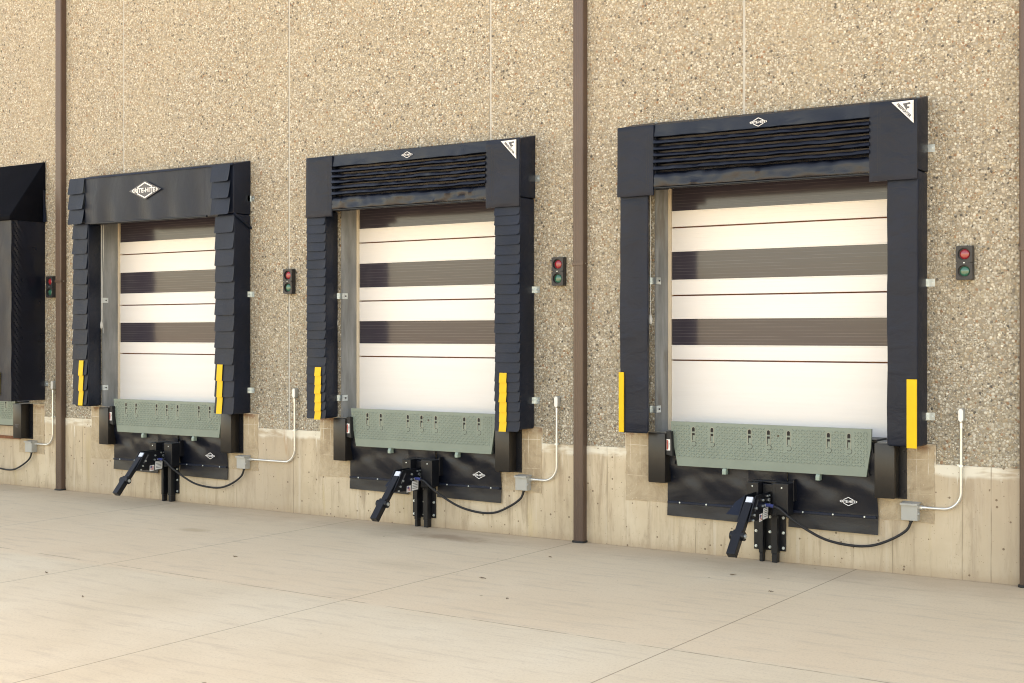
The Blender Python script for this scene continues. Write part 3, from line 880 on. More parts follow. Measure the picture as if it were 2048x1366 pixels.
# --- third seal: deep flaps and a plain header curtain with the big emblem
c = -13.640
s1 = thing('dock_seal', 'third dock seal with deep wear flaps and a large white emblem on its header curtain', 'dock seal', (c, 0, LEG_Z0), SG)
def _s1():
    L = leg(s1, [(-1.520, 0.004), (-1.520, 0.30), (-1.225, 0.30), (-1.325, 0.004)], 1.215, 3.70)
    Rr = leg(s1, [(1.225, 0.30), (1.525, 0.30), (1.525, 0.004), (1.30, 0.004)], 1.20, 3.70)
    for i in range(13):
        zt = 3.715 - 0.2052 * i
        if i < 12: flap(L, -1.536, -1.234, zt - 0.015, max(zt - 0.222, 1.225), 0.304, 0.325, i + 140)
        if i < 12: flap(Rr, 1.212, 1.542, zt - 0.045, max(zt - 0.253, 1.205), 0.304, 0.325, i + 190)
    stripes(L, -1.397, -1.306, 1.842, 1.23, 0.206, 0.320, 0.337, 3)
    stripes(Rr, 1.257, 1.352, 1.826, 1.205, 0.208, 0.320, 0.337, 3)
    h = head_block(s1, -1.520, 1.526, 3.705, 4.318, 4.388, False)
    hp = MB()
    hp.sheet(lambda u, v: (-1.575 + 3.11 * u, 0.335 - 0.010 * v, 4.30 + 0.02 * v + 0.003 * nz3(u * 20, 0, 2)), 40, 1, 0.03)
    hp.build('head_piping', 'flap_vinyl', h)
    for i in range(3):
        zt = 4.315 - 0.205 * i
        flap(h, -1.578, -1.268, zt, zt - 0.215, 0.335, 0.366, i + 240)
        flap(h, 1.182, 1.505, zt, zt - 0.215, 0.335, 0.366, i + 260)
    def cur(u, v):
        x = -1.262 + 2.452 * u; z = 3.69 + (4.316 - 3.69) * v
        w = 1 - v
        p = 0.322 + 0.014 * w + 0.016 * math.sin(x * 11 + 3 * nz3(x, 0, 5)) * (0.25 + w * 0.5) + 0.016 * nz3(x * 4.0 + z * 0.8, z * 1.1, 8) * (0.4 + w * .6)
        return (x, p, z + 0.008 * nz3(x * 2, 1, 9) * w)
    cu = MB().sheet(cur, 110, 16, 0.004).build('header_curtain', 'curtain_vinyl', s1, 0, True)
    r = MB(); r.tube([(-1.14, -0.335, 3.690), (1.09, -0.335, 3.682)], 0.014, 8); r.build('hem_rod', 'black_steel', cu, 0, True)
    diamond_logo(cu, -0.037, 4.077, 0.49, 0.195, 0.353, True)
    st = MB(); bar = [(1.53, -0.30, 3.70), (1.555, -0.16, 3.615), (1.53, -0.006, 3.535)]
    st.tube(bar, 0.018, 6); st.build('tie_strap', 'flap_vinyl', s1)
    for z in (3.905, 2.700, 1.490): clip(s1, 1.527, z, 1)
    for z in (2.665, 1.460): jamb_clip(s1, -1.301, z)
seal_parts(s1, _s1)

# --- far shelter: sloping hood and deep side curtain, cut by the left edge of the picture
sx = -16.18
sh = thing('dock_shelter', 'black dock shelter with sloping hood and crumpled side curtain at the far end', 'dock shelter', (-17.80, 0, LEG_Z0))
def _sh():
    x1 = sx + 17.80; x0 = -x1
    for s in (1, -1):
        def side(u, v, s=s):
            p = 0.008 + 0.552 * u; z = 1.26 + 2.56 * v
            e = max(0.0, u - 0.72) / 0.28
            cr = 0.012 * math.sin((z * 1.0 - p * 1.5) * 62) * math.sin(min(1, e) * math.pi)
            sl = 0.020 * max(0, nz3((z - p * 2.6) * 2.6, p * 0.8, 3.0)) * (v ** 1.5) * math.sin(math.pi * u)
            return (s * (x1 + cr + sl), p, z)
        f_ = []; nu, nv = 28, 120
        for j in range(nv + 1):
            for i in range(nu + 1):
                x, p, z = side(i / nu, j / nv); f_.append((x, -p, z))
        q = []
        for j in range(nv):
            for i in range(nu):
                a = j * (nu + 1) + i; q.append((a, a + 1, a + nu + 2, a + nu + 1))
        k = len(f_)
        f_ += [(s * (x1 - 0.10), -0.008, 1.26), (s * (x1 - 0.10), -0.545, 1.26), (s * (x1 - 0.10), -0.545, 3.82), (s * (x1 - 0.10), -0.008, 3.82)]
        q.append((k, k + 1, k + 2, k + 3))
        MB().add(f_, q).build('side_curtain', 'pleat_vinyl', sh, 0, True)
        def fr(u, v, s=s):
            x = x1 - 0.62 * u; z = 1.26 + 2.53 * v
            return (s * x, 0.563 + 0.012 * nz3(x * 5, z * 3.2, 7) + 0.02 * u * u, z)
        fp = MB(); fp.sheet(fr, 14, 40, 0.005)
        fo = fp.build('front_curtain', 'curtain_vinyl', sh, 0, True)
        MB().box(min(s * (x1 - 0.30), s * (x1 - 0.235)), max(s * (x1 - 0.30), s * (x1 - 0.235)), 0.575, 0.586, 1.34, 1.66).build('yellow_stripe', 'yellow_vinyl', fo)
    hd = MB(); hd.prism_pz([(0.006, 3.79), (0.60, 3.79), (0.60, 3.85), (0.03, 4.655), (0.006, 4.655)], x0 - 0.02, x1 + 0.015)
    ho = hd.build('hood', 'hood_vinyl', sh, 0.02, True)
    MB().prism_xz([(x1 + 0.016, 3.80), (x1 + 0.055, 3.80), (x1 + 0.03, 4.02), (x1 + 0.016, 4.25)], 0.02, 0.05).build('hood_tab', 'flap_vinyl', ho)
    clip(sh, x1, 1.49, 1)
seal_parts(sh, _sh)

# ------------------------------------------------------------------ dock levelers
LG = 'green dock levelers below the doors'
lv = thing('dock_leveler', 'green diamond plate leveler lip under the nearest door', 'dock leveler', (LEV[0], 0, 0.80), LG)
def shift(root, dz):
    for o in root.children: o.location = (0, 0, dz)
def _lv():
    out = [(-1.030, 1.322), (-1.020, 1.20), (-0.952, 0.878), (0.985, 0.878), (1.030, 1.16), (1.035, 1.322)]
    m = MB(); m.prism_xz(out, 0.075, 0.100)
    # raised diamond tread: little alternating lozenges
    def inside(x, z):
        if z < 0.955 or z > 1.305: return False
        l = -1.020 + (1.20 - z) * 0.211 if z < 1.2 else -1.02
        r_ = 1.030 - max(0, 1.16 - z) * 0.16
        if not (l + 0.022 < x < r_ - 0.022): return False
        return not any(abs(x - s) < 0.034 and 1.080 < z < 1.285 for s in SLOTS)
    q = 0.0275
    i = 0
    for a in range(-40, 41):
        for b in range(0, 15):
            x = a * q; z = 0.95 + b * q
            if not inside(x, z): continue
            s = 1 if (a + b) % 2 else -1
            hl, hw = 0.0160, 0.0050
            d = (0.7071, 0.7071 * s); n = (-0.7071 * s, 0.7071)
            P = lambda al, ac, p: (x + d[0] * al + n[0] * ac, -p, z + d[1] * al + n[1] * ac)
            m.add([P(-hl, 0, 0.0998), P(0, -hw, 0.0998), P(hl, 0, 0.0998), P(0, hw, 0.0998), P(-hl * .5, 0, 0.1055), P(hl * .5, 0, 0.1055)],
                  [(0, 1, 5, 4), (1, 2, 5), (2, 3, 4, 5), (3, 0, 4)])
    lip = m.build('lip_plate', 'green_paint', lv)
    for s in SLOTS:
        e = MB()
        n = 10
        cap_ = [(s + 0.021 * math.cos(math.pi * k / n), 1.256 + 0.021 * math.sin(math.pi * k / n)) for k in range(n + 1)]
        inn = [(s + 0.0155 * math.cos(math.pi * k / n), 1.256 + 0.0155 * math.sin(math.pi * k / n)) for k in range(n, -1, -1)]
        e.prism_xz(cap_ + [(s - 0.021, 1.125), (s - 0.0155, 1.125)] + inn + [(s + 0.0155, 1.125), (s + 0.021, 1.125)], 0.0995, 0.1025)
        eo = e.build('slot_edge', 'slot_edge', lip)
        dk = MB(); dk.prism_xz([(s + 0.0152 * math.cos(math.pi * k / n), 1.256 + 0.0152 * math.sin(math.pi * k / n)) for k in range(n + 1)] + [(s - 0.0152, 1.228), (s + 0.0152, 1.228)], 0.0995, 0.1012)
        dk.box(s - 0.0152, s + 0.0152, 0.0995, 0.1012, 1.190, 1.212)
        dk.box(s - 0.0165, s - 0.009, 0.0995, 0.1012, 1.14, 1.19)
        rg = [(s + 0.004 + 0.027 * math.cos(2.4 - 4.7 * k / 18), 1.106 + 0.027 * math.sin(2.4 - 4.7 * k / 18)) for k in range(19)]
        rg += [(s + 0.004 + 0.0225 * math.cos(2.4 - 4.7 * k / 18), 1.106 + 0.0225 * math.sin(2.4 - 4.7 * k / 18)) for k in range(18, -1, -1)]
        dk.prism_xz(rg, 0.0995, 0.1010)
        dk.build('keyhole_slot_shade', 'slot_shade', lip)  # dark plates on the uncut lip, the shade of the slot holes as colour
    MB().disc(0.118, 1.222, 0.0995, 0.1015, 0.011, 12).build('lip_stud', 'slot_brown', lip)
    for x in (-0.440, 0.520):
        k = MB(); k.prism_pz([(0.055, 0.876), (0.108, 0.876), (0.118, 0.850), (0.118, 0.818), (0.055, 0.818)], x - 0.020, x + 0.020)
        k.build('lip_keeper', 'green_hook', lv, 0.004)
    f = MB(); f.box(-1.00, 1.02, 0.016, 0.045, 0.86, 1.19); f.box(-1.04, 1.06, -0.26, 0.05, 1.2045, 1.222)
    f.build('pit_frame', 'black_steel', lv)
    # folded toe guards and hoses beside the lip
    for s in (-1, 1):
        for kk in range(5):
            g = MB(); pts = []
            for i in range(14):
                tt = i / 13
                pts.append((s * (1.015 - 0.018 * kk + 0.02 * math.sin(tt * 6 + kk)), -(0.055 + 0.018 * math.sin(tt * 4 + kk * 2)), 1.18 - 0.27 * tt - 0.012 * kk))
            g.tube(pts, 0.008 + 0.003 * (kk % 2), 7)
            g.build('toe_guard_strand', 'cable_rubber', lv, 0, True)
    g = MB(); g.prism_xz([(-1.056, 1.222), (-1.002, 1.222), (-0.985, 0.972), (-1.056, 0.985)], 0.03, 0.150)
    tp = g.build('warning_plate', 'rubber_black', lv, 0.004)
    st = MB().box(-1.050, -1.010, 0.1502, 0.1514, 1.030, 1.142).build('warning_sticker', 'label_white', tp)
    MB().box(-1.048, -1.033, 0.1515, 0.1522, 1.038, 1.134).build('red_band', 'red_print', tp)
    tx = MB()
    for k in range(3): tx.box(-1.028 + k * 0.005, -1.026 + k * 0.005, 0.1515, 0.1521, 1.05 + 0.02 * k, 1.125 - 0.012 * k)
    tx.build('sticker_lines', 'dark_print', tp)
SLOTS = (-0.777, -0.575, -0.176, 0.021, 0.225, 0.622, 0.820)
_lv(); shift(lv, -0.80)
dup(lv, (LEV[1], 0, 0.80), 'green diamond plate leveler lip under the middle door, between flapped legs')
dup(lv, (LEV[2], 0, 0.80), 'green diamond plate leveler lip under the third door with the large emblem')
dup(lv, (LEV[3], 0, 0.80), 'green leveler lip just visible below the far shelter')

# ------------------------------------------------------------------ dock bumpers
BG = 'black steel faced bumpers beside the levelers'
bp = thing('dock_bumper', 'black bumper at the left of the nearest leveler', 'dock bumper', (LEV[0] - 1.152, 0, 0.69), BG)
def _bp():
    w = 0.094
    MB().box(-w, w, 0.030, 0.172, 0.700, 1.200).build('bumper_face', 'bumper_steel', bp, 0.009, True)
    MB().box(-0.168, 0.160, 0.0195, 0.031, 0.690, 1.196).build('mounting_plate', 'black_steel', bp)
_bp(); shift(bp, -0.69)
bolts(bp, [(x, z - 0.69) for z in (0.755, 0.94, 1.125) for x in (-0.136, 0.132)], 0.031, 0.012, 0.014, 'black_steel', 'anchor_bolt')
names = ['nearest leveler', 'middle leveler', 'leveler of the third dock', 'leveler of the far shelter']
for i, c in enumerate(LEV):
    for s in (-1, 1):
        if (i, s) in ((0, -1), (3, -1)): continue
        lab = 'black bumper at the %s of the %s' % ('left' if s < 0 else 'right', names[i])
        if i == 3: lab = 'scuffed black bumper below the far shelter with a pale stencil'
        nb = dup(bp, (c + s * 1.152 + (0.026 if s > 0 else 0), 0, 0.69), lab)
        if i == 3:
            tm = MB(); add_text(tm, 'TLT', 0.0, 0.88 - 0.69, 0.1735, 0.05, 0.075, 0, 0.002, 0.045)
            tm.build('stencil', 'grey_print', nb)

# ------------------------------------------------------------------ vinyl aprons closing the pit
AG = 'black vinyl aprons under the levelers'
ap = thing('pit_apron', 'black vinyl apron with white emblem under the nearest leveler', 'apron', (LEV[0], 0, 0.36), AG)
def _ap():
    def mk(x0, x1, zb0, zb1, seed):
        def fn(u, v):
            x = x0 + (x1 - x0) * u
            zb = zb0 + (zb1 - zb0) * u
            z = zb + (1.10 - zb) * v
            k = max(0, (z - 0.52) / 0.58)
            p = 0.034 + 0.030 * k + (0.034 * nz3(x * 2.6, z * 3.0 + x * 1.2, seed) + 0.018 * nz3(x * 5 + z * 5, z * 5 - x * 2, seed + 2)) * min(1, k * 2.2)
            if z < 0.50: p += 0.010 * (0.5 - z) / 0.14 + 0.004 * nz3(x * 3, z * 9, seed)
            return (x + 0.012 * nz3(z * 5, seed, 1) * (1 if u in (0.0, 1.0) else 0), p, z)
        m = MB(); m.sheet(fn, 46, 40, 0.005)
        return m.build('apron_sheet', 'apron_vinyl', ap, 0, True)
    L = mk(-1.098, -0.212, 0.362, 0.350, 2.0)
    Rr = mk(0.200, 1.075, 0.348, 0.340, 6.0)
    mk(-0.211, 0.199, 0.64, 0.64, 9.0)
    for par, x0, x1, bx in ((L, -1.09, -0.22, (-0.95, -0.657, -0.371)), (Rr, 0.21, 1.065, (0.353, 0.650, 0.954))):
        m = MB(); m.box(x0, x1, 0.034, 0.058, 0.488, 0.512); m.build('retaining_bar', 'flap_vinyl', par, 0.004)
        bolts(par, [(x, 0.502) for x in bx], 0.058, 0.0055, 0.010, 'zinc', 'bar_bolt')
    diamond_logo(Rr, 0.81, 0.637, 0.165, 0.078, 0.084)
_ap(); shift(ap, -0.36)
dup(ap, (LEV[1], 0, 0.36), 'black vinyl apron with white emblem under the middle leveler')
dup(ap, (LEV[2], 0, 0.36), 'black vinyl apron with white emblem under the leveler of the third dock')

# ------------------------------------------------------------------ vehicle restraints
RG = 'black wall mounted truck restraints'
vr = thing('vehicle_restraint', 'black steel truck restraint with sloping nose under the nearest leveler', 'truck restraint', (LEV[0], 0, 0.0), RG)
def _vr():
    pl = MB().box(-0.158, 0.168, 0.0145, 0.032, 0.105, 0.62).build('wall_plate', 'black_steel', vr)
    bolts(pl, [(x, z) for x in (-0.136, 0.008, 0.146) for z in (0.136, 0.283, 0.428)], 0.032, 0.0095, 0.016, 'zinc', 'anchor_bolt')
    for x0, x1 in ((-0.075, -0.033), (0.052, 0.114)):
        m = MB(); m.box(x0, x1, 0.034, 0.112, 0.085, 0.775); m.box(x0 + 0.004, x1 - 0.004, 0.036, 0.106, 0.0, 0.085)
        m.build('guide_rail', 'black_steel', vr, 0.005)
    # carriage housing, open in the middle
    h = MB()
    h.box(-0.140, -0.020, 0.115, 0.250, 0.600, 0.778)
    h.box(0.155, 0.282, 0.115, 0.250, 0.483, 0.782)
    h.box(0.118, 0.153, 0.115, 0.235, 0.470, 0.782)
    h.box(-0.018, 0.116, 0.115, 0.150, 0.470, 0.760)
    h.box(-0.140, 0.280, 0.030, 0.113, 0.765, 0.786)
    h.prism_xz([(0.262, 0.60), (0.284, 0.60), (0.284, 0.815), (0.268, 0.782)], 0.03, 0.113)
    ho = h.build('carriage_housing', 'black_steel', vr, 0.005)
    bolts(ho, [(-0.08, 0.742), (0.218, 0.742)], 0.250, 0.005, 0.008, 'zinc', 'housing_bolt')
    # cheek plates and nose
    prof = [(0.130, 0.690), (0.500, 0.680), (0.665, 0.455), (0.190, 0.430)]
    ck = MB(); ck.prism_pz(prof, 0.054, 0.066); ck.prism_pz(prof, -0.056, -0.044)
    cko = ck.build('cheek_plate', 'black_steel', vr, 0.002)
    for (p, z, r) in ((0.34, 0.625, .012), (0.24, 0.655, .010), (0.19, 0.655, .009), (0.20, 0.615, .018), (0.35, 0.57, .012), (0.29, 0.572, .013), (0.23, 0.575, .011), (0.185, 0.575, .011), (0.50, 0.565, .013), (0.545, 0.505, .012), (0.575, 0.46, .010)):
        MB().tube([(0.066, -p, z), (0.078, -p, z)], r, 8).build('pivot_bolt', 'zinc', cko)
    # side lettering in white dashes along the slope
    d = MB()
    for k in range(7):
        t0 = k / 7
        pp, zz = 0.455 + 0.075 * t0, 0.650 - 0.105 * t0
        d.add([(0.0668, -pp, zz), (0.0668, -pp - 0.013, zz - 0.012), (0.0668, -pp - 0.004, zz - 0.030), (0.0668, -pp + 0.009, zz - 0.018)], [(0, 1, 2, 3)])
    d.build('side_stencil', 'grey_print', cko)
    # arm in two lengths with a knuckle
    def seg(a, b, w0, th, name, x0, x1):
        (p0, z0), (p1, z1) = a, b
        L = math.hypot(p1 - p0, z1 - z0); n = (-(z1 - z0) / L, (p1 - p0) / L)
        if n[1] < 0: n = (-n[0], -n[1])
        m = MB(); m.prism_pz([(p0, z0), (p1, z1), (p1 - n[0] * th, z1 - n[1] * th), (p0 - n[0] * th, z0 - n[1] * th)], x0, x1)
        return m.build(name, 'black_steel', vr, 0.006)
    seg((0.545, 0.625), (0.800, 0.335), 0, 0.055, 'nose_arm', -0.036, 0.046)
    seg((0.775, 0.395), (0.945, 0.195), 0, 0.068, 'nose_tip', -0.040, 0.050)
    k = MB(); k.tube([(-0.066, -0.775, 0.335), (0.074, -0.775, 0.335)], 0.042, 12); k.build('knuckle', 'black_steel', vr, 0, True)
    k = MB(); k.tube([(0.074, -0.775, 0.335), (0.086, -0.775, 0.335)], 0.020, 10); k.build('knuckle_bolt', 'zinc', vr)
    m = MB(); m.prism_pz([(0.505, 0.672), (0.585, 0.566), (0.545, 0.53), (0.47, 0.64)], -0.028, 0.040); m.build('nose_block', 'roller_plastic', vr, 0.006)
    f = MB()
    wq = [(-0.300, 0.470), (-0.225, 0.590), (-0.150, 0.648), (-0.058, 0.655), (-0.058, 0.462)]
    wp = lambda z: 0.37 - 0.55 * (z - 0.462)
    n = len(wq)
    f.add([(x, -wp(z) - 0.008, z) for x, z in wq] + [(x, -wp(z), z) for x, z in wq], [tuple(range(n)), tuple(range(2 * n - 1, n - 1, -1))] + [(i, (i + 1) % n, (i + 1) % n + n, i + n) for i in range(n)])
    f.build('side_wing', 'flap_vinyl', vr, 0.001)
    # stickers on the cheek
    st = MB(); st.add([(0.0672, -0.335, 0.545), (0.0672, -0.215, 0.550), (0.0672, -0.222, 0.445), (0.0672, -0.342, 0.440)], [(3, 2, 1, 0)])
    so = st.build('data_sticker', 'label_white', vr)
    tl = MB()
    for q in range(5):
        z = 0.532 - q * 0.018
        tl.add([(0.0680, -0.325 - 0.001 * q, z), (0.0680, -0.235, z + 0.004), (0.0680, -0.235, z + 0.010), (0.0680, -0.325 - 0.001 * q, z + 0.006)], [(0, 1, 2, 3)])
    tl.build('sticker_lines', 'grey_print', so)
    fl = MB(); fl.add([(0.0672, -0.428, 0.500), (0.0672, -0.352, 0.503), (0.0672, -0.357, 0.432), (0.0672, -0.433, 0.429)], [(3, 2, 1, 0)])
    fo = fl.build('flag_sticker', 'label_white', vr)
    s_ = MB()
    for q in range(4):
        z = 0.440 + q * 0.013
        s_.add([(0.0680, -0.420, z), (0.0680, -0.364, z + 0.002), (0.0680, -0.364, z + 0.0085), (0.0680, -0.420, z + 0.0065)], [(0, 1, 2, 3)])
    s_.build('flag_stripes', 'red_print', fo)
    s_ = MB(); s_.add([(0.0688, -0.420, 0.468), (0.0688, -0.396, 0.469), (0.0688, -0.394, 0.494), (0.0688, -0.418, 0.493)], [(0, 1, 2, 3)])
    s_.build('flag_canton', 'blue_print', fo)
    g = MB(); g.tube([(0.066, -0.284, 0.574), (0.104, -0.284, 0.573)], 0.016, 10); g.build('cable_gland', 'blue_print', vr)
_vr()
dup(vr, (LEV[1], 0, 0.0), 'black steel truck restraint with sloping nose under the middle leveler')
dup(vr, (LEV[2], 0, 0.0), 'black steel truck restraint with sloping nose under the leveler of the third dock')

# ------------------------------------------------------------------ junction boxes, conduits, cables
JG = 'grey junction boxes below the bumpers'
jb = thing('junction_box', 'grey junction box below the right bumper of the nearest dock', 'junction box', (LEV[0] + 1.388, 0, 0.51), JG)
def _jb():
    MB().box(-0.070, 0.070, 0.020, 0.105, 0.505, 0.655).build('box_body', 'box_grey', jb, 0.003)
    MB().box(-0.074, 0.074, 0.106, 0.116, 0.508, 0.650).build('box_cover', 'box_grey', jb, 0.003)
    m = MB(); m.prism_pz([(0.020, 0.656), (0.132, 0.656), (0.132, 0.646), (0.134, 0.646), (0.134, 0.664), (0.02, 0.672)], -0.080, 0.078)
    m.build('rain_lip', 'box_grey', jb)
    m = MB(); m.box(0.071, 0.086, 0.078, 0.110, 0.565, 0.585); m.build('latch', 'box_grey', jb)
    m = MB(); m.tube([(0.0, -0.062, 0.505), (0.0, -0.062, 0.488)], 0.017, 10); m.build('cable_gland', 'cable_rubber', jb, 0, True)
_jb(); shift(jb, -0.51)
dup(jb, (LEV[1] + 1.388, 0, 0.51), 'grey junction box below the right bumper of the middle dock')
dup(jb, (LEV[2] + 1.388, 0, 0.51), 'grey junction box below the right bumper of the third dock')
dup(jb, (LEV[3] + 1.360, 0, 0.51), 'grey junction box below the bumper of the far shelter')

CG = 'bent metal conduits on the wall'
def conduit(x0, x1, label):
    """horizontal run from the box, a swept bend, a riser and the fitting on top"""
    r = thing('conduit', label, 'conduit', (x1, 0, 0.62), CG)
    p = 0.045; rad = 0.16; zh = 0.625
    pts = [(x0 - x1, -p, zh)]
    for k in range(13):
        a = -math.pi / 2 + (math.pi / 2) * k / 12
        pts.append((-rad + rad * math.cos(a), -p, zh + rad + rad * math.sin(a)))
    pts.append((0, -p, 1.40))
    m = MB(); m.tube(pts, 0.0128, 10); m.build('pipe', 'conduit_steel', r, 0, True)
    m = MB()
    m.tube([(x0 - x1 - 0.005, -p, zh), (x0 - x1 + 0.028, -p, zh)], 0.021, 8); m.tube([(x0 - x1 + 0.028, -p, zh), (x0 - x1 + 0.06, -p, zh)], 0.0165, 10)
    m.tube([(0, -p, 1.36), (0, -p, 1.41)], 0.0165, 10)
    m.build('coupling', 'conduit_steel', r, 0, True)
    n = 10
    ov = [(0.024 * math.cos(math.pi * k / n), 1.512 + 0.024 * math.sin(math.pi * k / n)) for k in range(n + 1)] + [(-0.024 + 0.048 * k / n, 1.43 - 0.020 * math.sin(math.pi * k / n)) for k in range(n + 1)]
    m = MB(); m.prism_xz(ov, 0.004, 0.060); fb = m.build('conduit_body', 'box_grey', r, 0.004)
    iv = [(x * 0.86, 1.470 + (z - 1.470) * 0.93) for x, z in ov]
    m = MB(); m.prism_xz(iv, 0.0605, 0.066); m.build('body_cover', 'conduit_cover', fb, 0.002)
    m = MB(); m.box(-0.045, 0.006, 0.003, 0.012, 1.012, 1.030); m.box(-0.018, 0.018, 0.03, 0.0595, 1.012, 1.030); m.build('strap', 'zinc', r)
    for o in r.children: o.location = (0, 0, -0.62)
    return r
conduit(LEV[0] + 1.46, -3.303, 'bent conduit rising from the junction box of the nearest dock')
conduit(LEV[1] + 1.46, -7.551, 'bent conduit rising from the junction box of the middle dock')
conduit(LEV[2] + 1.46, -11.331, 'bent conduit with a long level run at the third dock, next to the caulk joint')
conduit(LEV[3] + 1.43, -15.955, 'bent conduit between the far shelter and the left downspout')

KG = 'black cables hanging between restraint and junction box'
def smooth_pts(P, n=8):
    out = []
    for i in range(len(P) - 1):
        p0 = Vector(P[max(i - 1, 0)]); p1 = Vector(P[i]); p2 = Vector(P[i + 1]); p3 = Vector(P[min(i + 2, len(P) - 1)])
        for k in range(n):
            t = k / n
            out.append(0.5 * ((2 * p1) + (-p0 + p2) * t + (2 * p0 - 5 * p1 + 4 * p2 - p3) * t * t + (-p0 + 3 * p1 - 3 * p2 + p3) * t ** 3))
    out.append(Vector(P[-1])); return out
def cable(c, label, col=None, far=False, sag=0.0):
    k = thing('power_cable', label, 'cable', (c, 0, 0.25), KG)
    P = [(0.106, -0.285, 0.572), (0.200, -0.285, 0.550), (0.308, -0.272, 0.468), (0.434, -0.215, 0.371), (0.612, -0.160, 0.277), (0.815, -0.095, 0.232 - sag), (1.02, -0.085, 0.243 - sag), (1.205, -0.075, 0.314), (1.345, -0.065, 0.408), (1.388, -0.062, 0.492)]
    m = MB(); m.tube([(q.x, q.y, q.z) for q in smooth_pts(P)], 0.0125, 10)
    o = m.build('cable_sheath', 'cable_rubber', k, 0, True); o.location = (0, 0, -0.25)
    g = MB(); g.tube([(0.098, -0.284, 0.574), (0.150, -0.285, 0.566)], 0.0165, 10); go = g.build('strain_relief', 'blue_print', k, 0, True); go.location = (0, 0, -0.25)
    return k
cable(LEV[0], 'black cable sagging across the foundation of the nearest dock')
cable(LEV[1], 'black cable sagging across the foundation of the middle dock', sag=0.006)
cable(LEV[2], 'black cable sagging across the foundation of the third dock', sag=-0.004)
cable(LEV[3] - 0.028, 'dark cable dropping from the junction box of the far shelter', sag=0.004)

# ------------------------------------------------------------------ signal lights
TG = 'red and green dock signal lights'
sg = thing('signal_light', 'red and green signal light between the nearest dock and the right edge of the wall', 'signal light', (-3.270, 0, 2.683), TG)
def _sg():
    w, h = 0.0715, 0.304
    ring = []
    m = MB(); m.box(-w, w, 0.003, 0.050, 0, h)
    # face with two round wells
    def plate(zc):
        n = 24; r = 0.056
        hx, hz = w, h / 4
        outer = []
        inner = []
        for k in range(n):
            a = 2 * math.pi * k / n
            c_, s_ = math.cos(a), math.sin(a)
            sc_ = min(hx / abs(c_) if abs(c_) > 1e-6 else 9, hz / abs(s_) if abs(s_) > 1e-6 else 9)
            outer.append((c_ * sc_, zc + s_ * sc_)); inner.append((c_ * r, zc + s_ * r))
        vs = [(x, -0.074, z) for x, z in outer] + [(x, -0.074, z) for x, z in inner] + [(x, -0.0502, z) for x, z in inner] + [(x, -0.0502, z) for x, z in outer]
        fs = []
        for k in range(n):
            j = (k + 1) % n
            fs += [(k, j, n + j, n + k), (n + k, n + j, 2 * n + j, 2 * n + k), (j, k, 3 * n + k, 3 * n + j)]
        m.add(vs, fs)
    plate(h / 4); plate(3 * h / 4)
    ho = m.build('housing', 'signal_black', sg)
    for zc, mt, nm in ((3 * h / 4, 'red_lens', 'red_lens'), (h / 4, 'green_lens', 'green_lens')):
        l = MB(); n = 20; vs = []; fs = []
        for j in range(6):
            rr = 0.0450 * math.cos(j / 6 * math.pi / 2); pp = 0.0505 + 0.014 * math.sin(j / 6 * math.pi / 2)
            vs += [(rr * math.cos(2 * math.pi * k / n), -pp, zc + rr * math.sin(2 * math.pi * k / n)) for k in range(n)]
        for j in range(5):
            fs += [(j * n + k, j * n + (k + 1) % n, (j + 1) * n + (k + 1) % n, (j + 1) * n + k) for k in range(n)]
        vs.append((0, -0.0650, zc)); fs += [(5 * n + k, 5 * n + (k + 1) % n, 6 * n) for k in range(n)]
        l.add(vs, fs); l.build(nm, mt, sg, 0, True)
    b = MB(); b.bolt(0, h / 2, 0.074, 0.004, 0.004); b.build('cover_screw', 'zinc', sg)
_sg()
dup(sg, (-7.527, 0, 2.716), 'red and green signal light just left of the middle downspout')
dup(sg, (-11.425, 0, 2.694), 'red and green signal light on the caulk joint between the third and middle docks')
dup(sg, (-16.000, 0, 2.716), 'dark signal light wedged between the far shelter and the left downspout')

# ------------------------------------------------------------------ downspouts
DG = 'brown metal downspouts'
ds = thing('downspout', 'brown metal downspout between the middle and the nearest dock', 'downspout', (-7.258, 0, 0), DG)
def _ds():
    w = 0.062; d0, d1 = 0.006, 0.100
    # fluted rectangular section
    sec = [(-w, d0), (-w, d1 - 0.012), (-w + 0.012, d1)]
    nfl = 4; a, b = -w + 0.016, w - 0.016; st = (b - a) / nfl
    for k in range(nfl):
        x = a + st * k
        sec += [(x + st * 0.15, d1), (x + st * 0.35, d1 - 0.0025), (x + st * 0.65, d1 - 0.0025), (x + st * 0.85, d1)]
    sec += [(w - 0.012, d1), (w, d1 - 0.012), (w, d0)]
    MB().prism_xp(sec, 2.955, 8.4).build('upper_pipe', 'brown_metal', ds)
    s2 = [(x * 0.97, d0 + (p - d0) * 0.97) for x, p in sec]
    MB().prism_xp(s2, 0.012, 2.9545).build('lower_pipe', 'brown_metal', ds)
    MB().box(-w - 0.004, w + 0.004, 0.004, d1 + 0.004, 2.925, 2.956).build('joint_sleeve', 'brown_metal', ds, 0.002)
    r = MB(); pts = []
    n = 30
    ov = []
    for k in range(n):
        a = 2 * math.pi * k / n
        ov.append((0.076 * math.copysign(abs(math.cos(a)) ** 0.5, math.cos(a)) + 0.004 * nz3(k, 3, 1), 0.056 + 0.062 * math.copysign(abs(math.sin(a)) ** 0.5, math.sin(a)) + 0.004 * nz3(k, 7, 1)))
    r.prism_xp(ov, 0.0, 0.020); r.build('ground_boot', 'rubber_black', ds, 0.004)
    b = MB(); b.tube([(w, -0.05, 2.945), (w + 0.008, -0.05, 2.945)], 0.006, 6); b.build('sleeve_screw', 'zinc', ds)
_ds()
dup(ds, (-15.775, 0, 0), 'brown metal downspout left of the third dock')
dup(ds, (-2.733, 0, 0), 'brown metal downspout at the right end of the wall')
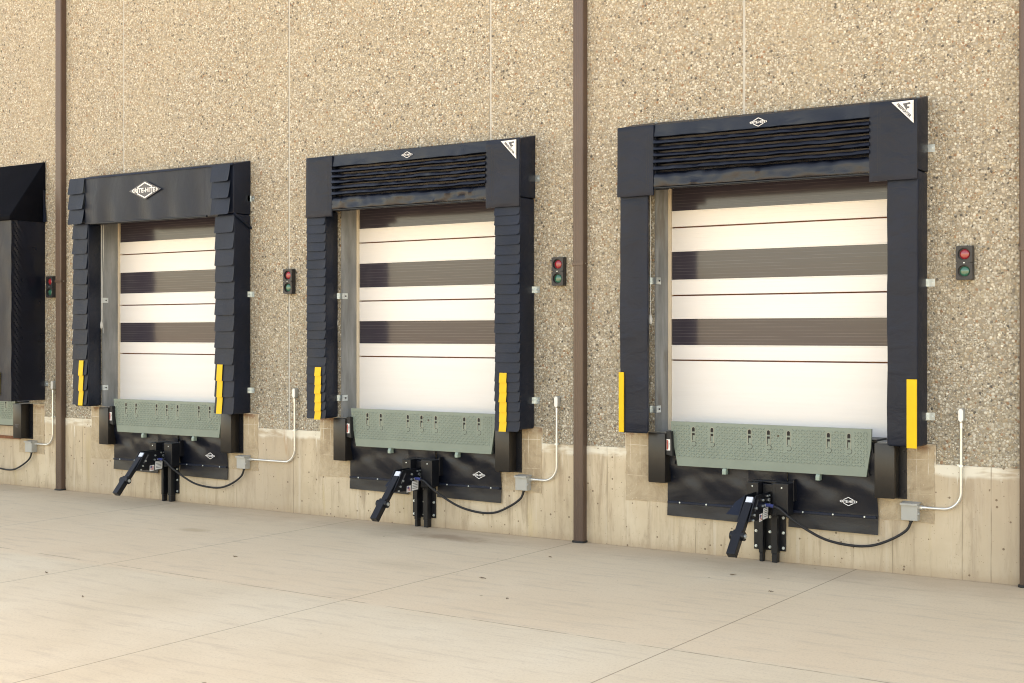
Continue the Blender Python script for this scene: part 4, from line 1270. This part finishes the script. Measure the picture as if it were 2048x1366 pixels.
# the far one is jointed higher up
for o in bpy.data.objects:
    if o.type == 'EMPTY' and o.name.startswith('downspout') and abs(o.location.x + 15.775) < 0.01: pass

# ------------------------------------------------------------------ pull cords inside the left legs
PG = 'white pull cords by the door jambs'
def cord(x, label, z1, double=False):
    k = thing('pull_cord', label, 'pull cord', (x, -0.012, z1), PG)
    m = MB(); top = 3.95
    m.tube([(0.004 * nz3(i, 1, x), 0.004 * nz3(i, 5, x), (top - z1) * (1 - i / 16)) for i in range(17)], 0.006, 6)
    if double:
        m.tube([(0.035 + 0.012 * math.sin(i / 3.0), 0.0, (top - z1) * (1 - i / 20) - 0.12 * (i / 20)) for i in range(21)], 0.0038, 6)
    m.build('cord', 'white_cord', k, 0, True)
    m = MB(); m.tube([(0, 0, 0.045), (0, 0, 0.03), (0, 0, 0.0), (0, 0, -0.04), (0, 0, -0.055)], [0.006, 0.014, 0.021, 0.018, 0.008], 10)
    m.build('handle', 'white_cord', k, 0, True)
    return k
cord(-6.441, 'white pull cord with handle beside the left jamb of the nearest door', 2.355)
cord(-10.682, 'white pull cord with handle beside the left jamb of the middle door', 2.345)
cord(-14.955, 'doubled white pull cord with handle beside the left jamb of the third door', 2.330, True)

# ------------------------------------------------------------------ scraps blown on to the slab
rnd = random.Random(3)
scraps = []
for i, (x, y, l) in enumerate([(-6.9, -2.35, 0.10), (-9.6, -2.75, 0.07), (-10.4, -4.35, 0.05), (-5.1, -0.95, 0.06), (-4.5, -1.5, 0.04), (-7.0, -1.05, 0.05), (-9.2, -4.9, 0.04), (-6.2, -3.0, 0.03)]):
    m = MB(); pts = []
    a = rnd.uniform(-0.5, 0.5)
    for k in range(6):
        t = k / 5 - 0.5
        pts.append((t * l * math.cos(a) + 0.006 * math.sin(k * 2.1 + i), t * l * math.sin(a), 0.006 + 0.004 * abs(math.sin(k * 1.7))))
    m.tube(pts, [0.002, 0.004, 0.005, 0.004, 0.003, 0.001], 6)
    o = m.build('dry_twig', 'litter_brown', None, 0, True)
    o.location = (x, y, 0.0)
    o['category'] = 'twig'; o['group'] = 'dry twigs scattered on the slab'
    o['label'] = 'small dry brown twig lying on the concrete yard'
